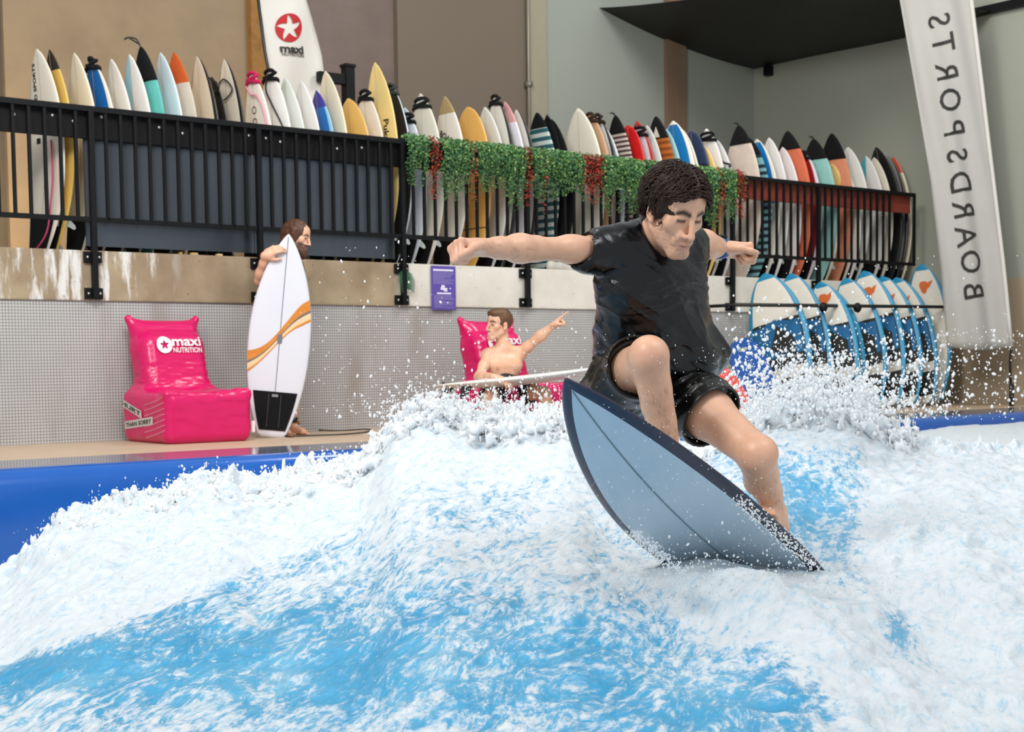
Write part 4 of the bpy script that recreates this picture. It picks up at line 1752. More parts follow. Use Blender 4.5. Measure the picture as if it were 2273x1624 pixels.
def frame(x, y):
    x = unit(x)
    y = np.asarray(y, float)
    y = unit(y - (y @ x) * x)
    return x, y, np.cross(x, y)


FINGER = [(.031, .046, .027, .021, .0098), (.0105, .051, .031, .022, .0100), (-.0105, .047, .029, .021, .0094), (-.030, .037, .022, .019, .0084)]


def hand(f, wrist, fwd, palm, thumb, pose='fist', s=1.0):
    X = unit(fwd)
    Y = np.asarray(palm, float)
    Y = unit(Y - (Y @ X) * X)
    Z = np.asarray(thumb, float)
    Z = unit(Z - (Z @ X) * X - (Z @ Y) * Y)
    w = np.asarray(wrist, float)
    A = np.stack([X, Y, Z])
    g = lambda a, b, c: w + s * (a * X + b * Y + c * Z)
    f.box(g(.056, 0, .0), A, np.array([.046, .0165, .041]) * s, .015 * s, .012)
    f.cone(g(-.01, 0, 0), g(.03, 0, 0), .027 * s, .026 * s, .02, side=Y, flat=.8)
    f.cone(g(.015, .008, .025), g(.055, .014, .034), .020 * s, .017 * s, .012)
    f.cone(g(.02, .008, -.025), g(.07, .010, -.03), .016 * s, .013 * s, .012)
    cur = {'fist': (78, 172, 232), 'relax': (28, 62, 88), 'grip': (52, 118, 165), 'lay': (8, 18, 26)}
    for i, (z, l1, l2, l3, r) in enumerate(FINGER):
        c = cur['fist' if pose in ('fist', 'fistout') else pose] if pose != 'point' else ((2, 4, 6) if i == 0 else cur['fist'])
        p = np.array([.095 - .004 * abs(i - 1), -.002, z])
        for a, l, rr in zip(c, (l1, l2, l3), (r, r * .95, r * .86)):
            a = math.radians(a + (i - 1.5) * 3)
            q = p + np.array([math.cos(a), math.sin(a), 0]) * l
            f.cone(g(*p), g(*q), rr * s, rr * .95 * s, .0035)
            p = q
        f.ball(g(.096 - .004 * abs(i - 1), -.007, z), .0105 * s, .006)
    if pose == 'fist':
        T = [(.02, .010, .034), (.058, .022, .050), (.088, .036, .040), (.102, .044, .016)]
    elif pose == 'fistout':
        T = [(.02, .010, .034), (.052, .018, .052), (.084, .026, .054), (.108, .028, .046)]
    elif pose == 'point':
        T = [(.02, .010, .034), (.055, .024, .045), (.080, .040, .030), (.088, .046, .008)]
    else:
        T = [(.018, .010, .034), (.046, .026, .056), (.072, .036, .066), (.098, .042, .068)]
    for a, b, ra, rb in ((0, 1, .0165, .0135), (1, 2, .0128, .0118), (2, 3, .0118, .0100)):
        f.cone(g(*T[a]), g(*T[b]), ra * s, rb * s, .005)
    return X, Y, Z


def foot(f, ankle, toe, up, s=1.0):
    X = unit(toe)
    Z = np.asarray(up, float)
    Z = unit(Z - (Z @ X) * X)
    Y = np.cross(Z, X)
    g = lambda a, b, c: np.asarray(ankle) + s * (a * X + b * Y + c * Z)
    f.cone(g(0, 0, 0), g(-.025, 0, -.045), .036 * s, .034 * s, .02)
    f.cone(g(-.02, 0, -.05), g(.10, 0, -.062), .036 * s, .024 * s, .02)
    f.cone(g(.02, 0, -.02), g(.11, .0, -.055), .034 * s, .022 * s, .025)
    f.cone(g(.11, -.026, -.064), g(.11, .026, -.064), .020 * s, .020 * s, .015)
    for i, (y, l, r) in enumerate(((-.032, .052, .0125), (-.012, .050, .0095), (.006, .045, .009), (.022, .038, .0085), (.036, .03, .008))):
        f.cone(g(.118 - .006 * i, y, -.068), g(.122 - .006 * i + l, y * 1.1, -.073), r * s, r * .85 * s, .004)


def head(f, c, X, Y, Z, s=1.0, jaw=1.0):
    """X his left, Y where the face points, Z crown"""
    c = np.asarray(c, float)
    A = np.stack([X, Y, Z])
    g = lambda a, b, d: c + s * (a * X + b * Y + d * Z)
    f.ell(g(0, -.014, .047), A, np.array([.074, .097, .084]) * s, .02)
    f.ell(g(0, .040, .052), A, np.array([.060, .048, .056]) * s, .03)
    f.ell(g(0, .034, -.025), A, np.array([.054, .054, .062]) * s, .025)
    for q in (-1, 1):
        f.cone(g(q * .055, .0, -.045), g(q * .022, .066, -.096), .018 * s, .016 * s, .025)
        f.ball(g(q * .046, .054, -.008), .021 * s, .02)
        f.cone(g(q * .012, .088, .030), g(q * .044, .072, .034), .0085 * s, .0085 * s, .012)
    f.cone(g(-.012, .074, -.098), g(.012, .074, -.098), .0185 * s, .0185 * s, .02)
    f.ell(g(0, .072, -.064), A, np.array([.030, .022, .028]) * s, .015)
    for q in (-1, 1):
        f.ball(g(q * .031, .101, .013), .0165 * s, .010, '-')
        f.ell(g(q * .0315, .0745, .012), A, np.array([.0155, .0135, .0125]) * s, .004)
        f.cone(g(q * .018, .0865, .0175), g(q * .044, .079, .0165), .0042 * s, .004 * s, .004)
        f.cone(g(q * .019, .0850, .0035), g(q * .042, .079, .0045), .0036 * s, .0036 * s, .004)
    f.cone(g(0, .089, .026), g(0, .110, -.024), .0080 * s, .0098 * s, .010)
    f.ball(g(0, .1135, -.033), .0105 * s, .008)
    for q in (-1, 1):
        f.ell(g(q * .0125, .0975, -.0355), A, np.array([.0085, .0105, .008]) * s, .006)
        f.ball(g(q * .0065, .1035, -.0435), .0042 * s, .003, '-')
        f.cone(g(q * .020, .086, -.030), g(q * .032, .078, -.062), .006 * s, .006 * s, .012)
    f.cone(g(-.021, .0835, -.0645), g(0, .0935, -.0605), .0055 * s, .0068 * s, .005)
    f.cone(g(.021, .0835, -.0645), g(0, .0935, -.0605), .0055 * s, .0068 * s, .005)
    f.cone(g(-.017, .0845, -.0725), g(.017, .0845, -.0725), .0075 * s, .0075 * s, .006)
    f.cone(g(-.024, .092, -.0672), g(.024, .092, -.0672), .0026 * s, .0026 * s, .003, '-')
    for q in (-1, 1):
        f.ell(g(q * .077, -.010, .002), A, np.array([.011, .019, .033]) * s, .006)
        f.ell(g(q * .088, -.004, .004), A, np.array([.010, .010, .019]) * s, .005, '-')
        f.ball(g(q * .079, .004, -.024), .0085 * s, .006)
    return g


def limb_leg(f, hip, knee, ankle, front, s=1.0):
    """front = direction the kneecap faces"""
    hip, knee, ankle, fr = map(lambda v: np.asarray(v, float), (hip, knee, ankle, front))
    fr = unit(fr)
    f.cone(hip, hip + (knee - hip) * .45, .092 * s, .083 * s, .03)
    f.cone(hip + (knee - hip) * .40, knee, .084 * s, .058 * s, .03)
    f.ball(knee + fr * .014 * s, .050 * s, .03)
    f.ell(knee + fr * .040 * s, np.stack(frame(fr, knee - ankle)), np.array([.020, .030, .027]) * s, .02)
    d = ankle - knee
    f.cone(knee, knee + d * .3, .052 * s, .050 * s, .03)
    f.cone(knee + d * .10 - fr * .012, knee + d * .42 - fr * .022 * s, .046 * s, .048 * s, .03)
    f.cone(knee + d * .42 - fr * .018 * s, knee + d * .72 - fr * .006, .046 * s, .036 * s, .03)
    f.cone(knee + d * .1 + fr * .014, knee + d * .6 + fr * .008, .030 * s, .026 * s, .03)
    f.cone(knee + d * .6, ankle, .040 * s, .034 * s, .03)
    ax = unit(np.cross(d, fr))
    f.ball(ankle + ax * .022 * s, .020 * s, .012)
    f.ball(ankle - ax * .022 * s, .020 * s, .012)


def limb_arm(f, sh, el, wr, s=1.0, top=None):
    sh, el, wr = map(lambda v: np.asarray(v, float), (sh, el, wr))
    f.ball(sh, .058 * s, .04)
    f.cone(sh, sh + (el - sh) * .5, .047 * s, .045 * s, .03)
    f.cone(sh + (el - sh) * .45, el, .044 * s, .040 * s, .03)
    d = wr - el
    f.cone(el, el + d * .3, .042 * s, .0475 * s, .025)
    f.cone(el + d * .25, el + d * .7, .0475 * s, .034 * s, .025)
    f.cone(el + d * .65, wr, .035 * s, .0275 * s, .02)


SKIN = np.array(lin('#e6b697')[:3])


def skin_mat():
    m = bpy.data.materials.new('skin')
    m.use_nodes = True
    t = NT(m)
    a = t.new('ShaderNodeVertexColor', layer_name='Col')
    v = t.coords()
    n = t.noise(v, 22, 4)
    c = t.mix(1.0, a.outputs[0], t.ramp(n, [(.3, (.9, .86, .84, 1)), (.7, (1.02, 1.0, 1.0, 1))]), 'MULTIPLY')
    t.link(c, t.p.inputs['Base Color'])
    t.p.inputs['Roughness'].default_value = .42
    t.p.inputs['Subsurface Weight'].default_value = .12
    t.p.inputs['Subsurface Radius'].default_value = (.012, .005, .003)
    t.p.inputs['Subsurface Scale'].default_value = .6
    t.bump(t.noise(v, 160, 3), .08, .004)
    return m


M_skin = skin_mat()


def gauss(P, c, r):
    return np.exp(-((np.linalg.norm((P - c) / r, axis=-1)) ** 2))


def paint_face(V, Cc, g, X, Y, Z, s, brow, stub=.5, lip=(.62, .27, .22), beard=None):
    """intrinsic colour of lips, brows, lashes and stubble"""
    c = g(0, 0, 0)
    q = (V - c) @ np.stack([X, Y, Z]).T / s
    x, y, z = q[:, 0], q[:, 1], q[:, 2]
    near = (np.linalg.norm(q, axis=1) < .17)

    def mixc(w, col):
        Cc[:] = Cc + (np.asarray(col) - Cc) * np.clip(w * near, 0, 1)[:, None]
    ax = np.abs(x)
    sp = fbm(V * 190 / s, 2, 4)
    jawm = sstep(.0, .03, y) * (1 - sstep(-.045, -.03, z + .25 * np.maximum(0, ax - .03) * -1)) * (1 - sstep(.012, .03, .03 - np.hypot(x * .8, (z + .066) * 1.6)) * .8)
    mous = np.exp(-((z + .052) / .006) ** 2) * np.exp(-(x / .026) ** 2) * (y > .06)
    st = np.clip(jawm + mous, 0, 1)
    if beard is not None:
        mixc(sstep(.2, .6, st) * .95, beard)
    else:
        mixc(st * stub * (.6 + .5 * sp), np.array([.16, .10, .075]))
    mixc(np.exp(-((z + .0615) / .0045) ** 2 - (x / .020) ** 2) * (y > .07) * .75, lip)
    mixc(np.exp(-((z + .0725) / .0055) ** 2 - (x / .017) ** 2) * (y > .07) * .8, lip)
    mixc(np.exp(-((z + .0672) / .0018) ** 2 - (x / .024) ** 4) * (y > .07) * .75, (.16, .05, .04))
    bz = .0330 + .006 * np.exp(-((ax - .032) / .012) ** 2) - .003
    mixc(np.exp(-((z - bz) / .0085) ** 2) * sstep(.008, .013, ax) * (1 - sstep(.048, .056, ax)) * (y > .04) * (1.15 + .2 * sp), brow)
    mixc(np.exp(-((z - .0085) / .0058) ** 2) * sstep(.015, .019, ax) * (1 - sstep(.044, .048, ax)) * (y > .05) * 1.0, (.035, .022, .018))
    mixc(np.exp(-((z - .003) / .004) ** 2) * sstep(.015, .022, ax) * (1 - sstep(.040, .05, ax)) * (y > .05) * .3, (.45, .22, .17))
    mixc((gauss(q, np.array([0, .108, -.032]), .018) + gauss(q, np.array([.05, .05, -.01]), .022) + gauss(q, np.array([-.05, .05, -.01]), .022)) * .12, (.75, .33, .25))
    mixc(sstep(.068, .078, ax) * .3, (.75, .36, .27))


def finish(name, f, lo, hi, h, m, label, cat='person', paint=None, disp=None, smooth_it=1):
    V, Q = f.extract(lo, hi, h)
    V = relax(V, Q, smooth_it, .4)
    if disp is not None:
        V = V + vnormals(V, Q) * disp(V)[:, None]
    C = None
    if paint is not None:
        C = np.tile(SKIN, (len(V), 1))
        paint(V, C)
    me = mesh_np(name, V, Q, m, True, None, C)
    return me


def ridged(P, seed, oct=3):
    return 1 - 2.2 * np.abs(fbm(P, oct, seed))


def hair_locks(g, X, Y, Z, s, n, part, length, m, seed, root_ok, flow, name='hair_locks', r0=.0065):
    """tapered wet strands over the scalp; flow(q) gives the combing direction in head axes"""
    r = np.random.default_rng(seed)
    mb_v, mb_f = [], []
    A = np.stack([X, Y, Z])
    c0 = np.array([0, -.014, .047])
    rad = np.array([.079, .103, .091])
    cnt = 0
    while cnt < n:
        d = r.normal(size=3)
        d /= np.linalg.norm(d)
        p = c0 + d * rad
        if not root_ok(p):
            continue
        cnt += 1
        ln = length * r.uniform(.6, 1.25)
        pts = []
        q = p.copy()
        nseg = 6
        for k in range(nseg + 1):
            pts.append(q.copy())
            e = (q - c0) / rad
            nrm = e / rad
            nrm /= np.linalg.norm(nrm)
            v = flow(q) + r.normal(0, .38, 3)
            v = v - (v @ nrm) * nrm * .9
            v /= max(np.linalg.norm(v), 1e-6)
            q = q + v * ln / nseg
            e = (q - c0) / rad
            le = np.linalg.norm(e)
            tgt = 1.085 + .10 * math.sin(math.pi * k / nseg) + .06 * r.random()
            if le < tgt:
                q = c0 + e / le * tgt * rad
        P = [g(*a) for a in pts]
        rr = r0 * s * r.uniform(.7, 1.25)
        b = len(mb_v)
        for k, pnt in enumerate(P):
            t = unit(P[min(k + 1, nseg)] - P[max(k - 1, 0)])
            u = unit(np.cross(t, A[0] + .3 * A[2]))
            v = np.cross(t, u)
            w = rr * (1 - (k / nseg) ** 2 * .85)
            for j in range(5):
                th = 2 * math.pi * j / 5
                mb_v.append(pnt + (u * math.cos(th) + v * math.sin(th)) * w)
        for k in range(nseg):
            for j in range(5):
                mb_f.append((b + k * 5 + j, b + k * 5 + (j + 1) % 5, b + (k + 1) * 5 + (j + 1) % 5, b + (k + 1) * 5 + j))
    return mesh_np(name, np.array(mb_v), np.array(mb_f), m, True)
# ------------------------------------------------------------------ the surfer and the board
C0 = at(1575, 1190, 4.8)
BL = unit((-.568, -.67, .478))
BW = np.array([.72, -.5, .23])
BW = unit(BW - (BW @ BL) * BL)
BN = np.cross(BL, BW)
BN = BN if BN[2] > 0 else -BN                     # out of the deck

bo = thing('surfboard', 'grey blue surfboard with a navy rail under the leaping surfer', 'surfboard')
HB = Hull(1.72, .50, .062, nose=.13, tail=.03, point=.80, tailw=.5, pn=2.0)
Mx = Matrix((tuple(-BW), tuple(BN), tuple(BL))).transposed().to_4x4()
if Mx.determinant() < 0:
    Mx = Matrix((tuple(BW), tuple(BN), tuple(BL))).transposed().to_4x4()
Mx.translation = Vector(C0) - Vector(BL) * .82
bo.matrix_world = Mx
M_bblue = mat('grey blue gloss board', '#b3c6d4', .22, var=.05, vscale=5, coat=.4)
M_bnavy = mat('navy rail', '#20233c', .25, var=.06, coat=.3)
VS_old = VS[:]
VS[:] = [-1, -.99, -.96, -.92, -.86, -.8, -.5, -.2, 0, .2, .5, .8, .86, .92, .96, .99, 1]


def pick_b(q, v, sd):
    return 1 if abs(v) > .81 or q > .978 else 0


link('hull', HB.mesh('hull', [M_bblue, M_bnavy], pick_b, n=90, inset=.036), bo)
VS[:] = VS_old
st = MB().tube([HB.pt(q, 0, -1, .0004) for q in np.linspace(.05, .975, 40)], .0028, 5, 0, False).mesh('stringer', bmat('#71848c'))
link('stringer', st, bo)
put_fins(bo, HB)
link('traction_pad', pad_mesh(HB), bo)
DROP = MB()


def on_deck(s_, w_, h_):
    q = (.82 + s_) / 1.72
    return C0 + BL * s_ + BW * w_ + BN * (HB.rock(q) + h_)


J = {}
J['ankR'] = on_deck(.27, .00, .125)
J['ankL'] = on_deck(-.15, .17, .12)
J['kneR'] = at(1440, 790, 4.52)
J['hipR'] = at(1378, 855, 4.92)
J['hipL'] = at(1490, 850, 4.98)
J['kneL'] = at(1680, 1008, 4.64)
J['pel'] = (J['hipR'] + J['hipL']) / 2 + np.array([0, .02, .05])
J['neck'] = at(1466, 527, 4.77)
J['shR'] = at(1338, 553, 4.72)
J['elR'] = at(1186, 552, 4.55)
J['wrR'] = at(1066, 549, 4.40)
J['shL'] = at(1526, 546, 4.90)
J['elL'] = at(1546, 540, 5.02)
J['wrL'] = at(1603, 551, 5.14)
HC = at(1496, 474, 4.655)
psi, th = math.radians(30), math.radians(27)
HY = np.array([math.sin(psi) * math.cos(th), -math.cos(psi) * math.cos(th), -math.sin(th)])
HZ = np.array([math.sin(psi) * math.sin(th), -math.cos(psi) * math.sin(th), math.cos(th)])
HX = np.cross(HY, HZ)
HX = HX if HX[0] > 0 else -HX
HS = 1.06

up = unit(J['neck'] - J['pel'])
side = unit(J['shL'] - J['shR'])
side = unit(side - (side @ up) * up)
dep = np.cross(side, up)
dep = dep if dep[1] < 0 else -dep                  # towards the chest

fb = Field()
pel, neck = J['pel'], J['neck']
fb.cone(pel - up * .02, pel + up * .16, .135, .128, .04, side=dep, flat=.74)
fb.cone(pel + up * .15 - side * .02, neck - up * .17 - side * .05, .122, .142, .05, side=dep, flat=.72)
fb.cone(J['shR'] + (neck - J['shR']) * .25 - up * .02, J['shL'] + (neck - J['shL']) * .25 - up * .02, .055, .055, .05)
fb.cone(neck + up * .01 - dep * .0, J['shR'], .05, .045, .05)
fb.cone(neck + up * .01, J['shL'], .05, .045, .05)
limb_arm(fb, J['shR'], J['elR'], J['wrR'], .90)
limb_arm(fb, J['shL'], J['elL'], J['wrL'], 1.05)
fdR = unit(J['wrR'] - J['elR'])
hand(fb, J['wrR'], unit(fdR + np.array([-.10, 0, .02])), (.1, -.35, -1), (0, -1, .3), 'fist', 1.0)
fdL = unit(J['wrL'] - J['elL'])
hand(fb, J['wrL'], unit(fdL + np.array([.55, -.55, .0])), (-.1, -.3, -1), (.2, -1, .2), 'fistout', 1.02)
limb_leg(fb, J['hipR'], J['kneR'], J['ankR'], unit((.05, -.9, .35)), 1.0)
limb_leg(fb, J['hipL'], J['kneL'], J['ankL'], unit((.70, -.6, .25)), 1.0)
foot(fb, J['ankR'], unit(BW * .9 + BL * .35), BN)
foot(fb, J['ankL'], unit(BW * .10 + BL * .95), BN)
gH = head(fb, HC, HX, HY, HZ, HS)
fb.cone(gH(0, -.028, -.045), neck + up * .0, .058, .064, .03)
fb.cone(gH(-.030, .02, -.07), neck + dep * .045, .022, .016, .03)
fb.cone(gH(.030, .02, -.07), neck + dep * .045, .022, .016, .03)


def paint_surfer(V, C):
    paint_face(V, C, gH, HX, HY, HZ, HS, (.030, .018, .012), .55)
    # leg and forearm hair, ruddy knees and knuckles
    for a, b, dens in ((J['kneR'], J['ankR'], .30), (J['kneL'], J['ankL'], .28), (J['elR'], J['wrR'], .22), (J['elL'], J['wrL'], .2)):
        ax = b - a
        h = ((V - a) @ ax) / (ax @ ax)
        rad = np.linalg.norm(V - a - np.clip(h, 0, 1)[:, None] * ax, axis=1)
        m = (rad < .085) * sstep(.08, .25, h) * (1 - sstep(.92, 1.05, h))
        X_, Y_, Z_ = frame(ax, (0.3, 1, 0.2))
        q = np.stack([(V - a) @ X_ * 45, (V - a) @ Y_ * 130, (V - a) @ Z_ * 130], -1)
        n = sstep(.18, .5, fbm(q, 2, 8))
        C[:] = C + (np.array([.20, .11, .07]) - C) * (m * n * dens)[:, None]
    for k in ('kneR', 'kneL'):
        w = gauss(V, J[k] + np.array([.01, -.04, .0]), .055) * .35
        C[:] = C + (np.array([.72, .34, .24]) - C) * w[:, None]
    w = gauss(V, J['wrR'] + fdR * .09, .045) * .35
    C[:] = C + (np.array([.74, .34, .25]) - C) * w[:, None]


person = thing('person', 'leaping surfer in a wet black t-shirt and shorts with both arms spread wide', 'person')
allJ = np.array(list(J.values()) + [HC])
lo, hi = allJ.min(0) - .22, allJ.max(0) + .22
link('body', finish('body', fb, lo, hi, .0041, M_skin, '', paint=paint_surfer, smooth_it=1), person)

# ---- t-shirt
M_shirt = mat('wet black cotton', '#09090b', .24, var=.25, vscale=8, bump=.10, bscale=60, spec=.45)
M_shorts = mat('wet black shorts', '#121310', .28, var=.35, vscale=6, bump=.1, bscale=90, spec=.5)
ft_ = Field()
ft_.cone(pel + up * .10 - side * .03, neck - up * .15 - side * .055, .150, .168, .05, side=dep, flat=.76)
ft_.cone(neck - up * .19 + side * .03 + dep * .035, neck - up * .19 - side * .10 + dep * .035, .090, .090, .05, side=dep, flat=.8)
ft_.cone(J['shR'] + (neck - J['shR']) * .22 - up * .005, J['shL'] + (neck - J['shL']) * .22 - up * .005, .068, .071, .05)
ft_.cone(neck - up * .012, J['shR'] + up * .002, .074, .056, .05)
ft_.cone(neck - up * .01, J['shL'] + up * .012, .076, .060, .05)
ft_.cone(neck - up * .07 - dep * .03 - side * .02, neck - up * .2 - dep * .02 - side * .04, .10, .125, .05)
ft_.tube(J['pel'] - up * .055 - side * .012, J['pel'] + up * .20 - side * .012, .186, .168, .05, side=dep, flat=.80)
# wind-blown tail on his left
ta_, tb_ = at(1524, 680, 4.88), at(1574, 800, 4.96)
ft_.cone(ta_, tb_, .055, .075, .06, side=dep, flat=.55)
ft_.cone(at(1515, 585, 4.86), ta_, .06, .055, .06)
ft_.cone(tb_, at(1600, 800, 4.95), .028, .014, .025)
ft_.cone(at(1596, 806, 4.95), at(1604, 784, 4.93), .014, .008, .01)
ft_.cone(at(1490, 720, 4.78), at(1548, 800, 4.86), .07, .075, .06, side=dep, flat=.6)
for sh_, el_, f0 in (('shR', 'elR', .30), ('shL', 'elL', .45)):
    a, b = J[sh_], J[sh_] + (J[el_] - J[sh_]) * f0
    ft_.tube(a - (b - a) * .1, b + np.array([0, 0, -.012]), .066, .062, .035)
    ft_.cone(a, b - np.array([0, 0, .028]), .055, .046, .03)
    ax = unit(b - a)
    ft_.tube(b - ax * .03, b + ax * .08, .052, .056, .004, '-')
ft_.cone(neck + up * .004 + dep * .030 - side * .006, neck + up * .25 + dep * .09, .080, .115, .006, '-')
ft_.plane(J['pel'] - up * .045, -up, .01)


def shirt_disp(V):
    q = np.stack([(V - pel) @ side, (V - pel) @ dep, (V - pel) @ up], -1)
    # long folds fanning from the shoulders and across the chest, bunching at the hem
    a = ridged(np.stack([q[:, 0] * 9 + q[:, 2] * 5, q[:, 1] * 5, q[:, 2] * 2.4], -1), 3)
    b = ridged(np.stack([q[:, 0] * 3.0, q[:, 1] * 5, q[:, 2] * 15 + 4 * np.abs(q[:, 0])], -1), 6)
    c = ridged(q * 16, 9, 2)
    hz = q[:, 2]
    lowm = 1 - sstep(.05, .25, hz)
    topm = np.exp(-((hz - .36) / .09) ** 2)
    d = ridged(np.stack([q[:, 0] * 4 - q[:, 2] * 5, q[:, 1] * 4, q[:, 2] * 20 + q[:, 0] * 14], -1), 8, 2)
    sh = lambda r_: np.clip(r_, 0, 1) ** 2
    m = 1.0
    for s_, e_, f_ in (('shR', 'elR', .30), ('shL', 'elL', .45)):
        bq = J[s_] + (J[e_] - J[s_]) * f_
        m = m * np.where(np.linalg.norm(V - bq, axis=1) < .11, sstep(.004, .05, np.abs((V - bq) @ unit(J[e_] - J[s_]))), 1)
    return m * (.011 * sh(a) * (.35 + 1.0 * lowm) + .0055 * sh(b) * (topm * 1.2 + .15 + .5 * lowm) + .005 * sh(d) * (.25 + topm + .5 * lowm) - .003)


sh_o = link('t_shirt', finish('t_shirt', ft_, lo, hi, .0048, M_shirt, '', disp=shirt_disp, smooth_it=2), person)

# ---- shorts
fs = Field()
fs.cone(pel - up * .0, pel + up * .08, .155, .150, .04, side=dep, flat=.80)
tR = J['hipR'] + (J['kneR'] - J['hipR']) * .66
axR = unit(J['kneR'] - J['hipR'])
fs.tube(J['hipR'] - axR * .05, tR, .112, .108, .04)
# the wet cloth hangs below the raised thigh
fs.cone(J['hipR'] + np.array([-.035, -.05, -.02]), at(1352, 872, 4.74), .100, .058, .06)
fs.cone(J['hipR'] + np.array([-.0, -.05, -.07]), at(1395, 905, 4.80), .08, .035, .05)
tL = J['hipL'] + (J['kneL'] - J['hipL']) * .50
axL = unit(J['kneL'] - J['hipL'])
fs.tube(J['hipL'] - axL * .06, tL, .115, .118, .04)
fs.cone(J['hipL'] + np.array([.0, .0, -.08]), at(1535, 945, 4.95), .075, .018, .04)
fs.tube(tR - axR * .035, tR + axR * .1, .0995, .102, .003, '-')
fs.cone(J['hipR'] + axR * .16, J['kneR'], .088, .062, .01, '-')
fs.tube(tL - axL * .035, tL + axL * .1, .1075, .111, .003, '-')


def shorts_disp(V):
    a = ridged((V - pel) * np.array([9, 6, 14]), 13)
    b = ridged((V - pel) @ np.array([[.8, .2, -.5], [.1, .9, .2], [.5, .1, .8]]) * np.array([5, 6, 22]), 15)
    hR, hL = (tR - V) @ axR, (tL - V) @ axL
    m = np.where(np.linalg.norm(V - tR, axis=1) < .16, sstep(.004, .05, np.abs(hR)), 1) * np.where(np.linalg.norm(V - tL, axis=1) < .16, sstep(.004, .05, np.abs(hL)), 1)
    return (.0035 * np.clip(a, -.3, 1) + .007 * np.clip(b, 0, 1) ** 2 - .002) * m


link('shorts', finish('shorts', fs, lo, hi, .0048, M_shorts, '', disp=shorts_disp, smooth_it=2), person)

# ---- hair
M_hair = mat('wet dark brown hair', '#3a261c', .5, var=.55, vscale=40, spec=.3)
fh = Field()
A_h = np.stack([HX, HY, HZ])
fh.ell(gH(0, -.016, .050), A_h, np.array([.084, .106, .093]) * HS, .01)
fh.ell(gH(.008, .150, .012), A_h, np.array([.078, .098, .092]) * HS, .012, '-')
fh.ell(gH(0, .05, -.075), A_h, np.array([.105, .085, .078]) * HS, .02, '-')
for q in (-1, 1):
    fh.cone(gH(q * .074, .018, .03), gH(q * .071, .014, -.010), .012 * HS, .007 * HS, .012)
    fh.ell(gH(q * .084, -.012, -.005), A_h, np.array([.022, .026, .036]) * HS, .008, '-')
fh.plane(gH(0, -.09, -.055), -HZ + HY * .3, .02)


def hair_disp(V):
    q = (V - HC) @ A_h.T
    return .005 * ridged(np.stack([q[:, 0] * 40, q[:, 1] * 16, q[:, 2] * 22], -1), 21)


hair = link('hair', finish('hair', fh, HC - .2, HC + .2, .0036, M_hair, '', disp=hair_disp), person)


def root_ok(p):
    x, y, z = p
    if z < -.02 + .0 * x:
        return False
    if y > .02 and z < .064 + .30 * (y - .02):
        return False
    if y > -.055 and z < .042 and abs(x) > .05:
        return False
    return True


def flow(q):
    x, y, z = q
    sx = -1 if x < .012 else 1
    return np.array([sx * (1.0 + .4 * (y > .02)), .30 if y > -.02 else -.5, -.35 - (.5 if z < .06 else 0)])


link('hair_locks', hair_locks(gH, HX, HY, HZ, HS, 1700, 0, .055, M_hair, 5, root_ok, flow, r0=.0031), person)['kind'] = 'stuff'

# ---- watch on the left wrist
wv = MB()
wx = unit(J['wrL'] - J['elL'])
wa, wb = frame(wx, (0, 0, 1))[1:]
wc = J['wrL'] - wx * .012
ring = []
for i in range(24):
    a = 2 * math.pi * i / 24
    ring.append((math.cos(a), math.sin(a)))
Vw, Fw = [], []
for i, (c_, s_) in enumerate(ring):
    for dx, rr in ((-.013, .0345), (-.013, .0385), (.013, .0385), (.013, .0345)):
        Vw.append(wc + wx * dx + (wa * c_ + wb * s_) * rr)
for i in range(24):
    j = (i + 1) % 24
    for k in range(4):
        Fw.append((i * 4 + k, i * 4 + (k + 1) % 4, j * 4 + (k + 1) % 4, j * 4 + k))
watch = link('wrist_watch', mesh_np('wrist_watch', Vw, Fw, mat('blue rubber strap', '#1f4f8f', .45), True), person)
dirw = unit(np.array([-.2, -.5, .9]) - (np.array([-.2, -.5, .9]) @ wx) * wx)
cc = wc + dirw * .040
e2 = np.cross(wx, dirw)
Vd = [cc + (wx * math.cos(a) + e2 * math.sin(a)) * .017 + dirw * h_ for h_ in (-.006, .006) for a in np.linspace(0, 2 * math.pi, 17)[:-1]]
Fd = [tuple(range(16))[::-1], tuple(range(16, 32))] + [(i, (i + 1) % 16, 16 + (i + 1) % 16, 16 + i) for i in range(16)]
link('watch_case', mesh_np('watch_case', Vd, Fd, mat('dark watch case', '#1b1d22', .25, .6)), watch)
# ------------------------------------------------------------------ long-haired man holding an upright board
ub = thing('surfboard', 'white surfboard with an orange diagonal stripe held upright on the deck', 'surfboard')
UB0 = at(602, 973, 11.95)
UB0[2] = .004
UB1 = at(640, 520, 12.0)
zax = Vector(UB1 - UB0)
UL = zax.length
zax.normalize()
yax = Vector((.22, -.97, .05))
xax = yax.cross(zax).normalized()
yax = zax.cross(xax).normalized()
HU = Hull(UL, .515, .06, nose=.05, tail=.02, point=.82, tailw=.42, pn=2.0)
Mu = Matrix((xax, yax, zax)).transposed().to_4x4()
Mu.translation = Vector(UB0)
ub.matrix_world = Mu
M_ubw = mat('clean white board', '#dcdce3', .28, var=.02)
link('hull', HU.mesh('hull', [M_ubw], None, n=50), ub)
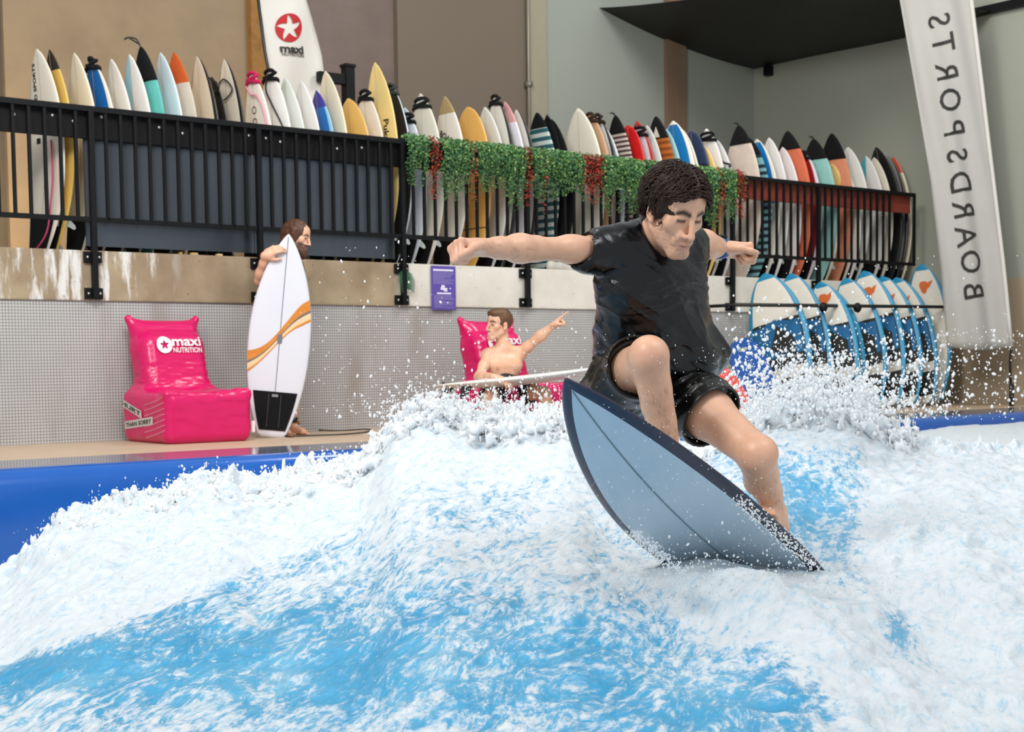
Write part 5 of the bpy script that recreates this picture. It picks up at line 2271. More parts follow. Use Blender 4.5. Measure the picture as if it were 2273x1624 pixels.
# swallow tail notch is the dark gap between two tail tips
link('tail_tip', MB().plate([(-.115, .012), (-.02, .012), (-.05, -.004), (-.085, -.004)], .03, axis=1).mesh('tail_tip', M_ubw), ub)
link('stringer', MB().tube([HU.pt(q, 0, 1, .0006) for q in np.linspace(.2, .985, 30)], .0032, 4, 0, False).mesh('stringer', mat('grey line', '#6b7078')), ub)
link('traction_pad', pad_mesh(HU, .035, .225, None, .82), ub)
for xx in (-.05, .05):
    link('pad_groove', MB().tube([(xx, HU.deck(xx, q * UL, .010), q * UL) for q in np.linspace(.05, .215, 8)], .003, 4).mesh('pad_groove', mat('pad groove', '#4a4b4d')), ub)
link('pad_label', MB().add([(-.025, HU.deck(0, .205 * UL, .0105), .20 * UL), (.025, HU.deck(0, .205 * UL, .0105), .20 * UL), (.025, HU.deck(0, .205 * UL, .0105), .213 * UL), (-.025, HU.deck(0, .205 * UL, .0105), .213 * UL)], [(0, 1, 2, 3)]).mesh('pad_label', mat('pad label', '#8d8d8d')), ub)
put_fins(ub, HU, m=mat('dark red fin', '#5a1420', .3))


def stripe(v0, o0, o1, m, nm):
    """diagonal band across the deck: rises from the left rail to the right one (x runs leftwards)"""
    V, Fc = [], []
    n = 20
    for i in range(n + 1):
        u = i / n
        for off in (o0, o1):
            # u 0 = left rail
            q = .365 + .275 * u + .02 * math.sin(u * 6.28) * -1 + off * (1.25 - 1.0 * math.sin(math.pi * min(1, u * 1.2)) * .55)
            x = HU.half(q) * (1 - 2 * u) * .985
            x = -x if xax.x > 0 else x
            V.append((x, HU.deck(x, q * UL, .0025), q * UL))
    for i in range(n):
        Fc.append((2 * i, 2 * i + 2, 2 * i + 3, 2 * i + 1))
    link(nm, mesh_np(nm, V, Fc, m, True), ub)


stripe(0, .000, .040, mat('orange stripe', '#e08a2e', .35, var=.2, vscale=14), 'orange_stripe')
stripe(0, -.010, .001, mat('grey stripe', '#77716c', .35), 'grey_stripe')
stripe(0, -.034, -.010, mat('pale orange stripe', '#f0cfa0', .35), 'pale_stripe')
stripe(0, -.044, -.034, mat('orange stripe', '#e08a2e', .35), 'orange_stripe')
q = .485
link('sticker', MB().add([(sx * .02, HU.deck(.01, q * UL, .004), q * UL + sz * .038) for sx, sz in ((-1, -.8), (-.6, -1), (.6, -1), (1, -.8), (1, .8), (.6, 1), (-.6, 1), (-1, .8))], [tuple(range(8))]).mesh('sticker', mat('grey sticker', '#74767e', .4)), ub)

pm2 = thing('person', 'long haired bearded man in black standing behind the upright white surfboard', 'person')
K = {}
K['neck'] = at(640, 563, 12.28)
K['shR'] = at(618, 600, 12.12)
K['shL'] = at(655, 598, 12.42)
K['elR'] = at(576, 622, 12.08)
K['wrR'] = at(588, 566, 11.90)
K['elL'] = at(668, 660, 12.45)
K['wrL'] = at(660, 715, 12.2)
K['hipR'] = at(630, 758, 12.22)
K['hipL'] = at(645, 758, 12.40)
K['kneR'] = at(622, 860, 12.18)
K['kneL'] = at(656, 855, 12.38)
K['ankR'] = at(612, 945, 12.30); K['ankR'][2] = .085
K['ankL'] = at(648, 940, 12.40); K['ankL'][2] = .085
pel2 = (K['hipR'] + K['hipL']) / 2 + np.array([0, 0, .05])
nk = K['neck']
up2 = unit(nk - pel2)
sd2 = unit(K['shL'] - K['shR'])
sd2 = unit(sd2 - (sd2 @ up2) * up2)
dp2 = np.cross(sd2, up2)
f2b = Field()
f2b.cone(pel2, pel2 + up2 * .2, .13, .125, .04, side=dp2, flat=.75)
f2b.cone(pel2 + up2 * .2, nk - up2 * .17, .125, .145, .05, side=dp2, flat=.75)
f2b.cone(K['shR'] - up2 * .0, K['shL'], .055, .055, .05)
f2b.cone(nk, K['shR'], .05, .05, .05)
f2b.cone(nk, K['shL'], .05, .05, .05)
limb_arm(f2b, K['shR'], K['elR'], K['wrR'], .95)
limb_arm(f2b, K['shL'], K['elL'], K['wrL'], .95)
hand(f2b, K['wrR'], (.85, -.05, .42), (.2, .95, -.3), (.35, .2, -.9), 'relax', 1.05)
hand(f2b, K['wrL'], (0, -.5, -1), (-1, 0, 0), (0, -1, 0), 'relax', .95)
limb_leg(f2b, K['hipR'], K['kneR'], K['ankR'], (1, -.1, 0), .97)
limb_leg(f2b, K['hipL'], K['kneL'], K['ankL'], (1, -.1, 0), .97)
foot(f2b, K['ankR'], (1, -.1, 0), (0, 0, 1), 1.0)
foot(f2b, K['ankL'], (1, -.35, 0), (0, 0, 1), 1.0)
H2c = at(660, 528, 12.22)
Y2 = unit((.93, -.22, -.22))
Z2 = unit(np.array([.15, 0, 1]) - (np.array([.15, 0, 1]) @ Y2) * Y2)
X2 = np.cross(Y2, Z2)
g2h = head(f2b, H2c, X2, Y2, Z2, 1.08)
f2b.cone(g2h(0, -.03, -.05), nk, .056, .062, .03)


def paint2(V, C):
    paint_face(V, C, g2h, X2, Y2, Z2, 1.08, (.07, .03, .015), .8, beard=(.10, .045, .022))


kk = np.array(list(K.values()) + [H2c])
lo2, hi2 = kk.min(0) - .26, kk.max(0) + .26
lo2[2] = -.02
link('body', finish('body', f2b, lo2, hi2, .0075, M_skin, '', paint=paint2), pm2)
fv = Field()
fv.cone(pel2 - up2 * .05, pel2 + up2 * .2, .158, .148, .04, side=dp2, flat=.8)
fv.cone(pel2 + up2 * .2, nk - up2 * .15, .148, .165, .05, side=dp2, flat=.8)
fv.cone(K['shR'], K['shL'], .068, .068, .05)
for a, b in (('shR', 'elR'), ('shL', 'elL')):
    fv.tube(K[a], K[a] + (K[b] - K[a]) * .35, .066, .068, .03)
for a, b in (('hipR', 'kneR'), ('hipL', 'kneL')):
    fv.tube(K[a], K[a] + (K[b] - K[a]) * .55, .112, .112, .03)
fv.cone(nk + up2 * .02, nk + up2 * .2, .068, .09, .006, '-')
M_vest = mat('black wetsuit cloth', '#15161a', .6, var=.2)
link('wetsuit', finish('wetsuit', fv, lo2, hi2, .009, M_vest, '', disp=lambda V: .004 * ridged(V * 9, 3)), pm2)
fh2 = Field()
A2 = np.stack([X2, Y2, Z2])
s2 = 1.08
fh2.ell(g2h(0, -.02, .050), A2, np.array([.083, .106, .092]) * s2, .01)
fh2.cone(g2h(0, -.07, .02), g2h(.0, -.085, -.13), .070, .052, .04)
for q in (-1, 1):
    fh2.cone(g2h(q * .068, -.005, .05), g2h(q * .066, -.02, -.15), .030, .026, .03)
fh2.ell(g2h(0, .150, -.02), A2, np.array([.082, .098, .105]) * s2, .012, '-')
fh2.ell(g2h(0, .09, -.10), A2, np.array([.062, .09, .085]) * s2, .02, '-')
# beard
fh2.ell(g2h(0, .070, -.105), A2, np.array([.040, .032, .036]) * s2, .02)
fh2.cone(g2h(-.04, .045, -.085), g2h(0, .075, -.13), .022, .020, .02)
fh2.cone(g2h(.04, .045, -.085), g2h(0, .075, -.13), .022, .020, .02)
M_hair2 = mat('long brown hair', '#5a3620', .45, var=.45, vscale=26)
link('hair', finish('hair', fh2, H2c - .32, H2c + .3, .007, M_hair2, '', disp=lambda V: .005 * ridged(((V - H2c) @ A2.T) * np.array([40, 30, 8]), 6)), pm2)
al = K['ankL']
link('ankle_cuff', MB().tube([al + np.array([.002, 0, .02]), al + np.array([0, 0, .065])], .052, 14).mesh('ankle_cuff', M_leash, True), pm2)
lp = [al + np.array([.05, -.02, .035])] + [ground(x, y) + np.array([0, 0, .012]) for x, y in ((672, 948), (712, 957), (760, 958), (812, 955), (822, 960), (770, 966), (700, 969), (650, 971), (632, 969))]
o = link('surf_leash', cord_mesh(lp, .0075, mat('dark leash cord', '#3a3430', .45), 'surf_leash'))
tag(o, 'dark leash cord looping over the deck right of the upright board', 'leash')
link('orange_end', MB().tube([lp[0], lp[0] + (lp[1] - lp[0]) * .8], .010, 8).mesh('orange_end', mat('orange cord end', '#c87a3c', .45), True), o)
link('orange_end', MB().tube([lp[-2], lp[-1]], .010, 8).mesh('orange_end', mat('orange cord end', '#c87a3c', .45), True), o)

# ------------------------------------------------------------------ seated man pointing
pm3 = thing('person', 'shirtless man sitting on a pink lounger and pointing to the right', 'person')
Y3 = 12.75
Q = {}
Q['neck'] = at(1118, 772, Y3)
Q['shR'] = at(1083, 790, Y3 - .02)
Q['shL'] = at(1152, 786, Y3 + .05)
Q['elR'] = at(1063, 836, Y3 - .26)
Q['wrR'] = at(1098, 837, Y3 - .56)
Q['elL'] = at(1192, 752, Y3 - .05)
Q['wrL'] = at(1226, 724, Y3 - .12)
Q['hipR'] = at(1100, 868, Y3 + .0)
Q['hipL'] = at(1138, 868, Y3 + .02)
Q['kneR'] = at(1085, 882, Y3 - .38)
Q['kneL'] = at(1208, 872, Y3 - .22)
Q['ankR'] = at(1100, 975, Y3 - .45); Q['ankR'][2] = .085
Q['ankL'] = at(1222, 965, Y3 - .40); Q['ankL'][2] = .085
pel3 = (Q['hipR'] + Q['hipL']) / 2 + np.array([0, 0, .05])
n3 = Q['neck']
up3 = unit(n3 - pel3)
sd3 = unit(Q['shL'] - Q['shR'])
sd3 = unit(sd3 - (sd3 @ up3) * up3)
dp3 = np.cross(sd3, up3)
dp3 = dp3 if dp3[1] < 0 else -dp3
f3 = Field()
f3.cone(pel3, pel3 + up3 * .16, .125, .115, .04, side=dp3, flat=.75)
f3.cone(pel3 + up3 * .15, n3 - up3 * .16, .116, .142, .05, side=dp3, flat=.70)
for q in (-1, 1):
    f3.ell(n3 - up3 * .15 + sd3 * q * .070 + dp3 * .060, np.stack([sd3, dp3, up3]), (.080, .042, .070), .06)
    f3.cone(n3 - up3 * .02 + dp3 * .035, n3 - up3 * .03 + sd3 * q * .15 + dp3 * .02, .016, .014, .02)
f3.cone(Q['shR'] + sd3 * .02, Q['shL'] - sd3 * .02, .058, .058, .05)
f3.cone(n3, Q['shR'], .048, .045, .05)
f3.cone(n3, Q['shL'], .048, .045, .05)
limb_arm(f3, Q['shR'], Q['elR'], Q['wrR'], .98)
limb_arm(f3, Q['shL'], Q['elL'], Q['wrL'], .98)
hand(f3, Q['wrR'], (.85, -.35, -.30), (-.1, .45, -.9), (.3, .9, .3), 'relax', 1.05)
hand(f3, Q['wrL'], unit(Q['wrL'] - Q['elL']) + np.array([.15, 0, .05]), (.2, -.3, -1), (-.2, -1, .35), 'point', 1.1)
limb_leg(f3, Q['hipR'], Q['kneR'], Q['ankR'], (-.1, -.8, .5), .95)
limb_leg(f3, Q['hipL'], Q['kneL'], Q['ankL'], (.4, -.7, .5), .95)
foot(f3, Q['ankR'], (-.1, -1, 0), (0, 0, 1), .95)
foot(f3, Q['ankL'], (.3, -1, 0), (0, 0, 1), .95)
H3c = at(1107, 723, Y3 - .03)
FY = unit((-.80, -.60, .02))
FZ = unit(np.array([.06, -.05, 1]) - (np.array([.06, -.05, 1]) @ FY) * FY)
FX = np.cross(FY, FZ)
g3h = head(f3, H3c, FX, FY, FZ, 1.12)
f3.cone(g3h(0, -.028, -.05), n3, .058, .062, .03)


def paint3(V, C):
    paint_face(V, C, g3h, FX, FY, FZ, 1.12, (.12, .06, .03), .15, lip=(.7, .35, .3))
    q = (V - H3c) @ np.stack([FX, FY, FZ]).T / 1.12
    w = np.exp(-((q[:, 2] + .067) / .0045) ** 2 - (q[:, 0] / .020) ** 4) * (q[:, 1] > .07) * (np.linalg.norm(q, axis=1) < .17)
    C[:] = C + (np.array([.85, .8, .76]) - C) * np.clip(w, 0, 1)[:, None]
    for s_ in (-1, 1):
        w = gauss(V, n3 - up3 * .185 + sd3 * s_ * .082 + dp3 * .105, .016) * .8
        C[:] = C + (np.array([.42, .20, .15]) - C) * w[:, None]


kk = np.array(list(Q.values()) + [H3c])
lo3, hi3 = kk.min(0) - .26, kk.max(0) + .26
lo3[2] = -.02
link('body', finish('body', f3, lo3, hi3, .0072, M_skin, '', paint=paint3), pm3)
fs3 = Field()
fs3.cone(pel3 - up3 * .03, pel3 + up3 * .05, .142, .138, .04, side=dp3, flat=.82)
for a, b in (('hipR', 'kneR'), ('hipL', 'kneL')):
    fs3.tube(Q[a] - unit(Q[b] - Q[a]) * .05, Q[a] + (Q[b] - Q[a]) * .62, .105, .108, .04)
link('shorts', finish('shorts', fs3, lo3, hi3, .009, M_vest, '', disp=lambda V: .004 * ridged(V * 10, 3)), pm3)
fh3 = Field()
A3 = np.stack([FX, FY, FZ])
fh3.ell(g3h(0, -.018, .052), A3, np.array([.080, .103, .090]) * 1.12, .01)
fh3.ell(g3h(0, .055, .098), A3, np.array([.058, .046, .026]) * 1.12, .03)
fh3.ell(g3h(0, .150, .0), A3, np.array([.082, .10, .092]) * 1.12, .012, '-')
fh3.ell(g3h(0, .05, -.07), A3, np.array([.105, .085, .080]) * 1.12, .02, '-')
for q in (-1, 1):
    fh3.ell(g3h(q * .084, -.012, -.002), A3, np.array([.022, .026, .040]) * 1.12, .008, '-')
fh3.plane(g3h(0, -.09, -.035), -FZ + FY * .3, .02)
link('hair', finish('hair', fh3, H3c - .2, H3c + .2, .006, mat('short light brown hair', '#6a482c', .5, var=.4, vscale=30), '', disp=lambda V: .003 * ridged(((V - H3c) @ A3.T) * np.array([50, 20, 20]), 6)), pm3)

# his board lies across his knees
lb = thing('surfboard', 'white surfboard lying across the lap of the seated man, seen edge on', 'surfboard')
B0, B1 = at(962, 862, Y3 - .42), at(1345, 827, Y3 - .36)
zax = Vector(B1 - B0)
LL = zax.length
zax.normalize()
yax = Vector((0, .10, 1)).normalized()
xax = yax.cross(zax).normalized()
yax = zax.cross(xax).normalized()
HLb = Hull(LL, .48, .068, nose=.05, tail=.015, tailw=.5)
Ml = Matrix((xax, yax, zax)).transposed().to_4x4()
Ml.translation = Vector(B0)
lb.matrix_world = Ml
link('hull', HLb.mesh('hull', [mat('warm white board', '#eae6dc', .3, var=.03)], None), lb)
put_fins(lb, HLb, m=M_finb)
link('leash_plug', MB().ball((0, HLb.deck(0, .06 * LL), .06 * LL), .02).mesh('leash_plug', M_leash, True), lb)
# ------------------------------------------------------------------ the standing wave
CREST = [(-700, 1505, 5.0), (-400, 1390, 5.5), (0, 1306, 6.0), (60, 1248, 6.1), (150, 1175, 6.3), (230, 1138, 6.4), (330, 1125, 6.5), (430, 1084, 6.6), (500, 1071, 6.6), (560, 1088, 6.7), (620, 1073, 6.8), (700, 1042, 6.9), (780, 1039, 7.0), (830, 998, 7.0), (870, 936, 7.0), (950, 910, 7.0), (1000, 916, 7.0), (1060, 941, 7.0), (1150, 936, 7.0), (1260, 926, 7.0), (1330, 964, 7.1), (1420, 990, 7.2), (1500, 1009, 7.2), (1580, 983, 7.3), (1650, 953, 7.3), (1750, 912, 7.3), (1830, 899, 7.3), (1900, 908, 7.4), (1960, 956, 7.4), (2020, 994, 7.5), (2070, 1012, 7.8), (2273, 1014, 8.2), (2700, 1027, 8.6), (3300, 1042, 9.0)]
cp = np.array([at(x, y, Y) for x, y, Y in CREST])
ca = cp[:, 0] / cp[:, 1]                        # bearing of each crest point


def smooth_interp(a, xs, ys, w=.006):
    return sum(np.interp(a + d * w, xs, ys) * k for d, k in ((-2, .1), (-1, .2), (0, .4), (1, .2), (2, .1)))


NC, NR = 720, 440
A = np.linspace(-.62, .60, NC)
Yc = smooth_interp(A, ca, cp[:, 1])
Zc = smooth_interp(A, ca, cp[:, 2])
v = np.linspace(0, 1, NR)
Y0 = 2.5
# rows: dense on the face, fewer behind the crest
face = v < .86
rowY = np.where(face[:, None], Y0 + (Yc[None] - Y0) * (np.minimum(v / .86, 1)[:, None]) ** 1.12, Yc[None] + ((v - .86) / .14)[:, None] ** 1.6 * 12.0)
YY = rowY
XX = A[None] * YY
u = np.clip((YY - Y0) / (Yc[None] - Y0), 0, 1)
beh = np.clip(YY - Yc[None], 0, None)
zback = np.interp(A, [-.4, -.05, .1, .3], [-.72, -.55, -.30, -.10])[None]
znear = -.42 + .05 * np.sin(A * 9)[None]
ZZ = znear + (Zc[None] - znear) * (u ** 1.25)
ZZ = np.where(beh > 0, zback + (Zc[None] - zback) * np.exp(-(beh / .28) ** 1.5), ZZ)


def pxy(P):
    q = P - CAM
    zz = q @ _fw
    return PX + F * (q @ _r) / zz, PYC - F * (q @ _u) / zz


Pn = np.stack([XX, YY, ZZ], -1)
sx, sy = pxy(Pn)                                  # used only to find which part of the wave a vertex belongs to
hb = np.zeros_like(ZZ)
# shoulder of thrown white water on the right, standing proud of the trench behind the board
edgeR = np.interp(sy, [850, 940, 1240, 1330, 1480, 1624], [1900, 1935, 1925, 1975, 2110, 2140])
R_ = sstep(-15, 190, sx - edgeR) * (1 - sstep(0.0, .4, beh))
hb += .16 * R_ * sstep(.15, .5, u) * (1 - .7 * sstep(.75, 1, u))
# trench where the rear foot drives
hb -= .10 * np.exp(-((sx - 1830) / 110) ** 2 - ((sy - 1130) / 140) ** 2)
# bow wave thrown up round the tail of the board
hb += .10 * np.exp(-((sx - 1600) / 210) ** 2 - ((sy - 1330 - .15 * (sx - 1600)) / 60) ** 2)
# roll of foam on the left
Lf = np.exp(-((sy - (1262 - .42 * sx)) / 90) ** 2) * (1 - sstep(700, 1000, sx))
hb += .05 * Lf
# foam amount (0 clear blue .. 1 thick white); a property of the water itself
fo = np.full_like(ZZ, .55)
fo += 1.0 * (1 - sstep(-.0, 1.0, (sy - (1460 - .42 * sx)) / 120 + .5)) * (1 - sstep(560, 1000, sx))
fo += .40 * np.exp(-((sy - 940) / 95) ** 2) * sstep(650, 880, sx) * (1 - sstep(1300, 1560, sx))
fo += .05 * np.exp(-((sy - 1120) / 110) ** 2) * sstep(700, 900, sx) * (1 - sstep(1350, 1500, sx))
fo += 1.1 * sstep(-40, 120, sx - edgeR)
fo += .42 * np.exp(-((sx - 1640 - .55 * (sy - 1330)) / 190) ** 2 - ((sy - 1330) / 90) ** 2)
fo += .6 * np.exp(-((sx - 1850 - .8 * (sy - 1400)) / 110) ** 2) * sstep(1280, 1330, sy)
fo += .45 * np.exp(-((sy - 900) / 70) ** 2) * sstep(1600, 1700, sx)
fo -= .12 * np.exp(-((sx - 1780) / 130) ** 2 - ((sy - 1080) / 130) ** 2)
fo -= .26 * np.exp(-((sx - 1990) / 50) ** 2 - ((sy - 1420) / 60) ** 2)
fo -= .20 * np.exp(-((sx - 600) / 420) ** 2 - ((sy - 1480) / 110) ** 2)
fo -= .10 * np.exp(-((sx - 1250) / 380) ** 2 - ((sy - 1480) / 170) ** 2)
fo -= .12 * np.exp(-((sx - 1650) / 180) ** 2 - ((sy - 1560) / 100) ** 2)
fo -= .22 * np.exp(-((sx - 100) / 170) ** 2 - ((sy - 1480) / 60) ** 2)
fo = np.clip(fo, .05, 1.3)
fo = np.where(beh > .05, np.maximum(fo, .85), fo)
# churn: lumps where it is white, fine ripples along the flow where it is blue
Q3 = np.stack([XX, YY, ZZ], -1)
lump = fbm(Q3 * 7.5, 3, 31)
lump2 = fbm(Q3 * 21, 3, 37)
fl_a = math.radians(-14)
fx = XX * math.cos(fl_a) + YY * math.sin(fl_a)
fy = -XX * math.sin(fl_a) + YY * math.cos(fl_a)
rip = fbm(np.stack([fx * 24, fy * 6, ZZ * 5], -1), 3, 41)
w = np.clip(fo, 0, 1)
amp = (.034 * lump + .009 * lump2) * (.25 + .75 * w ** 1.5) + .012 * rip * (1 - .7 * w)
crest_w = np.exp(-((YY - Yc[None]) / .35) ** 2)
spk = np.clip(ridged(np.stack([XX * 9, YY * 2, ZZ * 2], -1), 51), 0, 1) ** 2
amp += crest_w * (.05 * fbm(Q3 * 13, 3, 55) + .05 * spk)
damp = 1 - .6 * sstep(1.0, 4.0, beh)
ZZ2 = ZZ + (hb + amp) * damp
XX2 = XX + .012 * lump2 * w
YY2 = YY - .015 * lump * w
# keep the water inside the pool
nw = (np.stack([XX2, YY2], -1) - P0[:2]) @ WN[:2]
lim = N_STRIP1 + .12
push = np.clip(lim - nw, 0, None)
XX2 += push * WN[0]
YY2 += push * WN[1]
V = np.stack([XX2, YY2, ZZ2], -1).reshape(-1, 3)
i, j = np.meshgrid(np.arange(NR - 1), np.arange(NC - 1), indexing='ij')
a = (i * NC + j).ravel()
Fq = np.stack([a, a + 1, a + NC + 1, a + NC], -1)
tn_ = (V[:, :2] - P0[:2]) @ WD[:2]
keep = (tn_[Fq].max(1) < T_END - .01) & ~((push.ravel()[Fq] > 0).all(1))
Fq = Fq[keep]


def water_mat():
    m = bpy.data.materials.new('foaming pool water')
    m.use_nodes = True
    t = NT(m)
    at_ = t.new('ShaderNodeAttribute', attribute_name='foam')
    fo_ = at_.outputs['Fac']
    v1 = t.coords((1, 1, 1), 'Object', (0, 0, math.radians(14)))
    mp = t.new('ShaderNodeMapping')
    mp.inputs['Scale'].default_value = (1.0, .42, 1.0)
    t.link(v1, mp.inputs[0])
    warp = t.new('ShaderNodeTexNoise')
    warp.inputs['Scale'].default_value = 3.5
    warp.inputs['Detail'].default_value = 4
    t.link(mp.outputs[0], warp.inputs['Vector'])
    add = t.new('ShaderNodeVectorMath', operation='MULTIPLY_ADD')
    t.link(warp.outputs['Color'], add.inputs[0])
    add.inputs[1].default_value = (.22, .22, .22)
    t.link(mp.outputs[0], add.inputs[2])
    n1 = t.noise(add.outputs[0], 27, 8, .64)
    n2 = t.noise(add.outputs[0], 75, 4, .65)
    n3 = t.noise(add.outputs[0], 3.0, 5, .6)
    s = t.math('ADD', t.math('MULTIPLY', n1, .58), t.math('ADD', t.math('MULTIPLY', n2, .26), t.math('MULTIPLY', n3, .30)))
    # s about 0.57 on average
    d = t.math('ADD', s, t.math('MULTIPLY', t.math('SUBTRACT', fo_, .5), .62))
    foam = t.ramp(d, [(.485, (0, 0, 0, 1)), (.535, (.22, .22, .22, 1)), (.575, (.65, .65, .65, 1)), (.64, (1, 1, 1, 1))])
    blue = t.ramp(n3, [(.3, lin('#2f97c6')), (.55, lin('#4eaad4')), (.75, lin('#86c4de'))])
    fcol = t.ramp(t.math('ADD', t.math('MULTIPLY', n1, .6), t.math('MULTIPLY', n2, .4)), [(.36, lin('#a9c6d6')), (.47, lin('#ccd5da')), (.58, lin('#d6dadc'))])
    col = t.mix(foam, blue, fcol)
    t.link(col, t.p.inputs['Base Color'])
    t.link(t.math('ADD', .10, t.math('MULTIPLY', foam, .45)), t.p.inputs['Roughness'])
    t.p.inputs['Specular IOR Level'].default_value = .5
    t.link(t.math('MULTIPLY', foam, .7), t.p.inputs['Subsurface Weight'])
    t.p.inputs['Subsurface Radius'].default_value = (.9, 1.0, 1.1)
    t.p.inputs['Subsurface Scale'].default_value = .03
    hgt = t.math('ADD', t.math('MULTIPLY', n1, .6), t.math('MULTIPLY', n2, .4))
    bp = t.bump(hgt, .4, .03)
    t.link(t.math('SUBTRACT', .5, t.math('MULTIPLY', foam, .22)), bp.inputs['Strength'])
    return m


M_water = water_mat()
me = mesh_np('pool_water', V, Fq, M_water, True)
att = me.attributes.new('foam', 'FLOAT', 'POINT')
att.data.foreach_set('value', fo.ravel().astype(np.float32))
wo = link('pool_water', me)
tag(wo, 'churning blue and white standing wave filling the front of the pool', 'water', None, 'stuff')

# ------------------------------------------------------------------ ragged splashes thrown off the crest
M_foam = mat('white spray', '#e0e6ea', .2, var=.0, spec=.7)
M_foam.node_tree.nodes['Principled BSDF'].inputs['Transmission Weight'].default_value = .0
M_foam.node_tree.nodes['Principled BSDF'].inputs['IOR'].default_value = 1.33
M_foam.node_tree.nodes['Principled BSDF'].inputs['Subsurface Weight'].default_value = .9
M_foam.node_tree.nodes['Principled BSDF'].inputs['Subsurface Radius'].default_value = (.9, 1, 1.1)
M_foam.node_tree.nodes['Principled BSDF'].inputs['Subsurface Scale'].default_value = .06


def splash(x0, x1, hgt, seed, dens=.0, ysh=0.0, freq=13):
    """lumps, fingers and loose blobs above the crest between two bearings"""
    a0, a1 = at(x0, 900, 7)[0] / 7, at(x1, 900, 7)[0] / 7
    ys = np.interp([a0, a1], A, Yc)
    xs = np.array([a0 * ys[0], a1 * ys[1]])
    lo = np.array([xs.min() - .1, ys.min() - .5, np.interp(np.linspace(a0, a1, 20), A, Zc).min() - .15])
    hi = np.array([xs.max() + .1, ys.max() + .35, np.interp(np.linspace(a0, a1, 20), A, Zc).max() + hgt * 1.5])

    f = Field()

    def fn(P):
        aa = P[..., 0] / P[..., 1]
        zc = np.interp(aa, A, Zc)
        yc = np.interp(aa, A, Yc) + ysh
        h = (P[..., 2] - zc) / hgt
        dy = (P[..., 1] - yc) / .26
        end = np.maximum(0, np.maximum(a0 + .012 - aa, aa - a1 + .012)) / .012
        q = P * freq
        n = fbm(q * np.array([1, 1, .55]), 3, seed, .62) + .25 * vnoise(P * 7, seed)
        env = -.10 + 1.05 * np.clip(h, -.2, 3) ** 1.0 + .30 * dy ** 2 + .5 * end
        return (env * .42 - dens - (n + .12) * .62) * .07
    f._add(fn, (0, 0, 0), 1e9, 0, '+')
    f.ops[0] = (fn, np.zeros(3), 1e9, 0, '+')
    Vv, Qq = f.extract(lo, hi, .0120)
    return Vv, Qq


parts_s = [(20, 520, .11, 3, -.09, 0, 34), (480, 860, .09, 5, -.09, 0, 34), (830, 1300, .14, 7, -.10, 0, 36), (1290, 1620, .08, 9, -.09, 0, 34), (1600, 2060, .23, 11, -.08, 0, 33)]
vv, qq, nb = [], [], 0
for args in parts_s:
    a_, b_ = splash(*args)
    vv.append(a_)
    qq.append(b_ + nb)
    nb += len(a_)
o = link('splash', mesh_np('splash', np.concatenate(vv), np.concatenate(qq), M_foam, True))
tag(o, 'white splashing water thrown up along the crest of the wave', 'splash', None, 'stuff')

# ------------------------------------------------------------------ flying drops
ico = bmesh.new()
bmesh.ops.create_icosphere(ico, subdivisions=1, radius=1)
ico.verts.index_update()
IV = np.array([v.co[:] for v in ico.verts])
IF = np.array([[v.index for v in f.verts] for f in ico.faces])
ico.free()
cents, rads, strs = [], [], []
r = np.random.default_rng(3)


def spray(n, xf, yf, Yf, rmin, rmax, st=1.3):
    for _ in range(n):
        x, y, Y = xf(), yf(), Yf()
        cents.append(at(x, y, Y))
        rads.append(rmin + (rmax - rmin) * r.random() ** 3)
        d = r.normal(size=3) * .5 + np.array([0, 0, st])
        strs.append(d)


N_ = r.normal
U_ = r.uniform
# right: thick cloud over the crest in front of the rental boards
spray(3800, lambda: N_(1790, 125), lambda: 915 - abs(N_(0, 78)), lambda: U_(6.4, 7.6), .0022, .010)
spray(1100, lambda: U_(1640, 2120), lambda: 930 - abs(N_(0, 110)), lambda: U_(6.2, 7.8), .002, .008)
spray(420, lambda: U_(2000, 2290), lambda: U_(730, 930), lambda: U_(6.2, 8), .0022, .008)
spray(60, lambda: U_(1560, 2273), lambda: U_(560, 760), lambda: U_(6, 8), .002, .006)
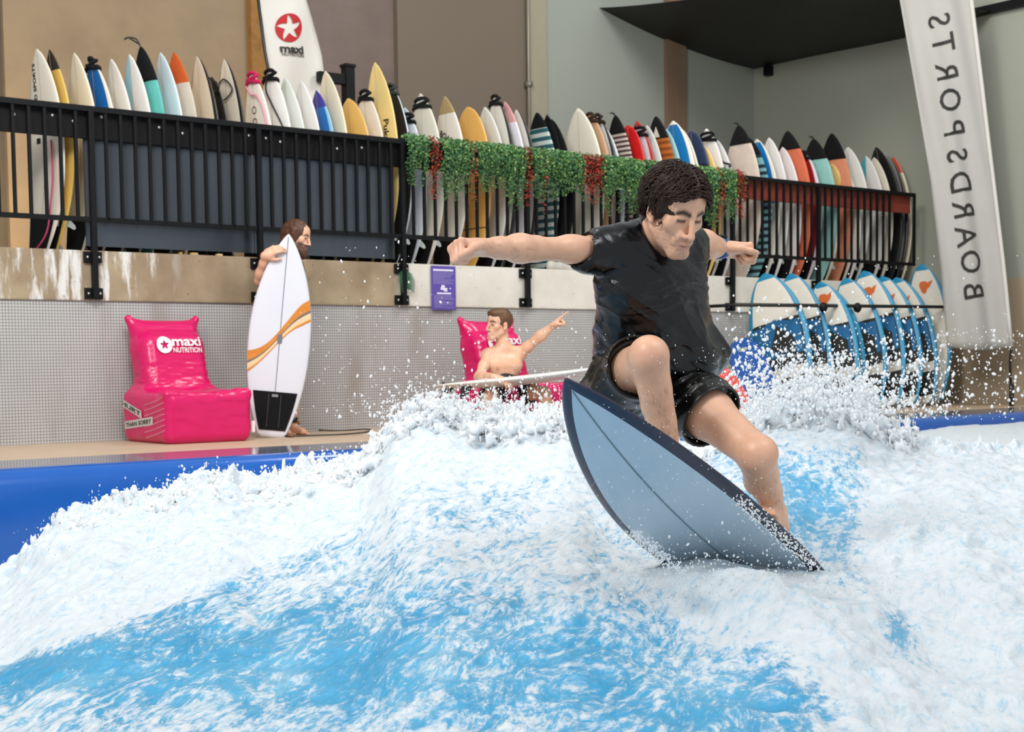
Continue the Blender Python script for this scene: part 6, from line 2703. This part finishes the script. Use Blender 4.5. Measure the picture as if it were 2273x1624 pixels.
# over the middle crest
spray(2000, lambda: N_(1050, 120), lambda: 925 - abs(N_(0, 38)), lambda: U_(6.4, 7.2), .0018, .0065)
spray(240, lambda: U_(700, 1310), lambda: 880 - abs(N_(0, 130)), lambda: U_(6, 7.5), .002, .0065)
spray(60, lambda: U_(620, 960), lambda: U_(520, 880), lambda: U_(6, 7.5), .0018, .0055)
# left crest
for cx in range(0, 880, 8):
    yc = float(np.interp(cx, [c[0] for c in CREST], [c[1] for c in CREST]))
    spray(7, lambda: cx + U_(-6, 6), lambda: yc - 8 - abs(N_(0, 20)), lambda: U_(5.9, 6.6), .002, .0065)
# falling streaks in front of the surfer's legs and shorts
spray(330, lambda: U_(1310, 1720), lambda: U_(740, 1160), lambda: U_(4.15, 4.4), .0011, .0022, 2.6)
# round the board's tail and rail
spray(1300, lambda: N_(1620, 150), lambda: 1300 + N_(0, 45), lambda: U_(4.35, 4.6), .0012, .0045)
for k in range(900):
    f_ = r.random()
    x, y = 1400 + 120 * f_ + N_(0, 8), 1180 + 95 * f_ + N_(0, 8)
    if k % 2:
        x, y = 1640 + 175 * f_ + N_(0, 10), 1110 + 150 * f_ + N_(0, 10)
    cents.append(at(x, y, U_(4.25, 4.45)))
    rads.append(r.uniform(.0012, .0032))
    strs.append(r.normal(size=3))
# sparkle of drops above the face
spray(900, lambda: U_(0, 2273), lambda: U_(1150, 1624), lambda: U_(3.2, 3.6), .0007, .0022)
cents, rads, strs = np.array(cents), np.array(rads), np.array(strs)
nd = len(cents)
su = strs / np.linalg.norm(strs, axis=1, keepdims=True)
el = r.uniform(1.0, 1.9, nd)
Vd = IV[None] * rads[:, None, None]
Vd = Vd + ((Vd * su[:, None]).sum(-1) * (el - 1)[:, None])[..., None] * su[:, None]
Vd = Vd + cents[:, None]
Fd = IF[None] + (np.arange(nd) * len(IV))[:, None, None]
o = link('water_drops', mesh_np('water_drops', Vd.reshape(-1, 3), Fd.reshape(-1, 3), M_foam, True))
tag(o, 'white drops of spray flying above the wave and round the surfer', 'spray', None, 'stuff')
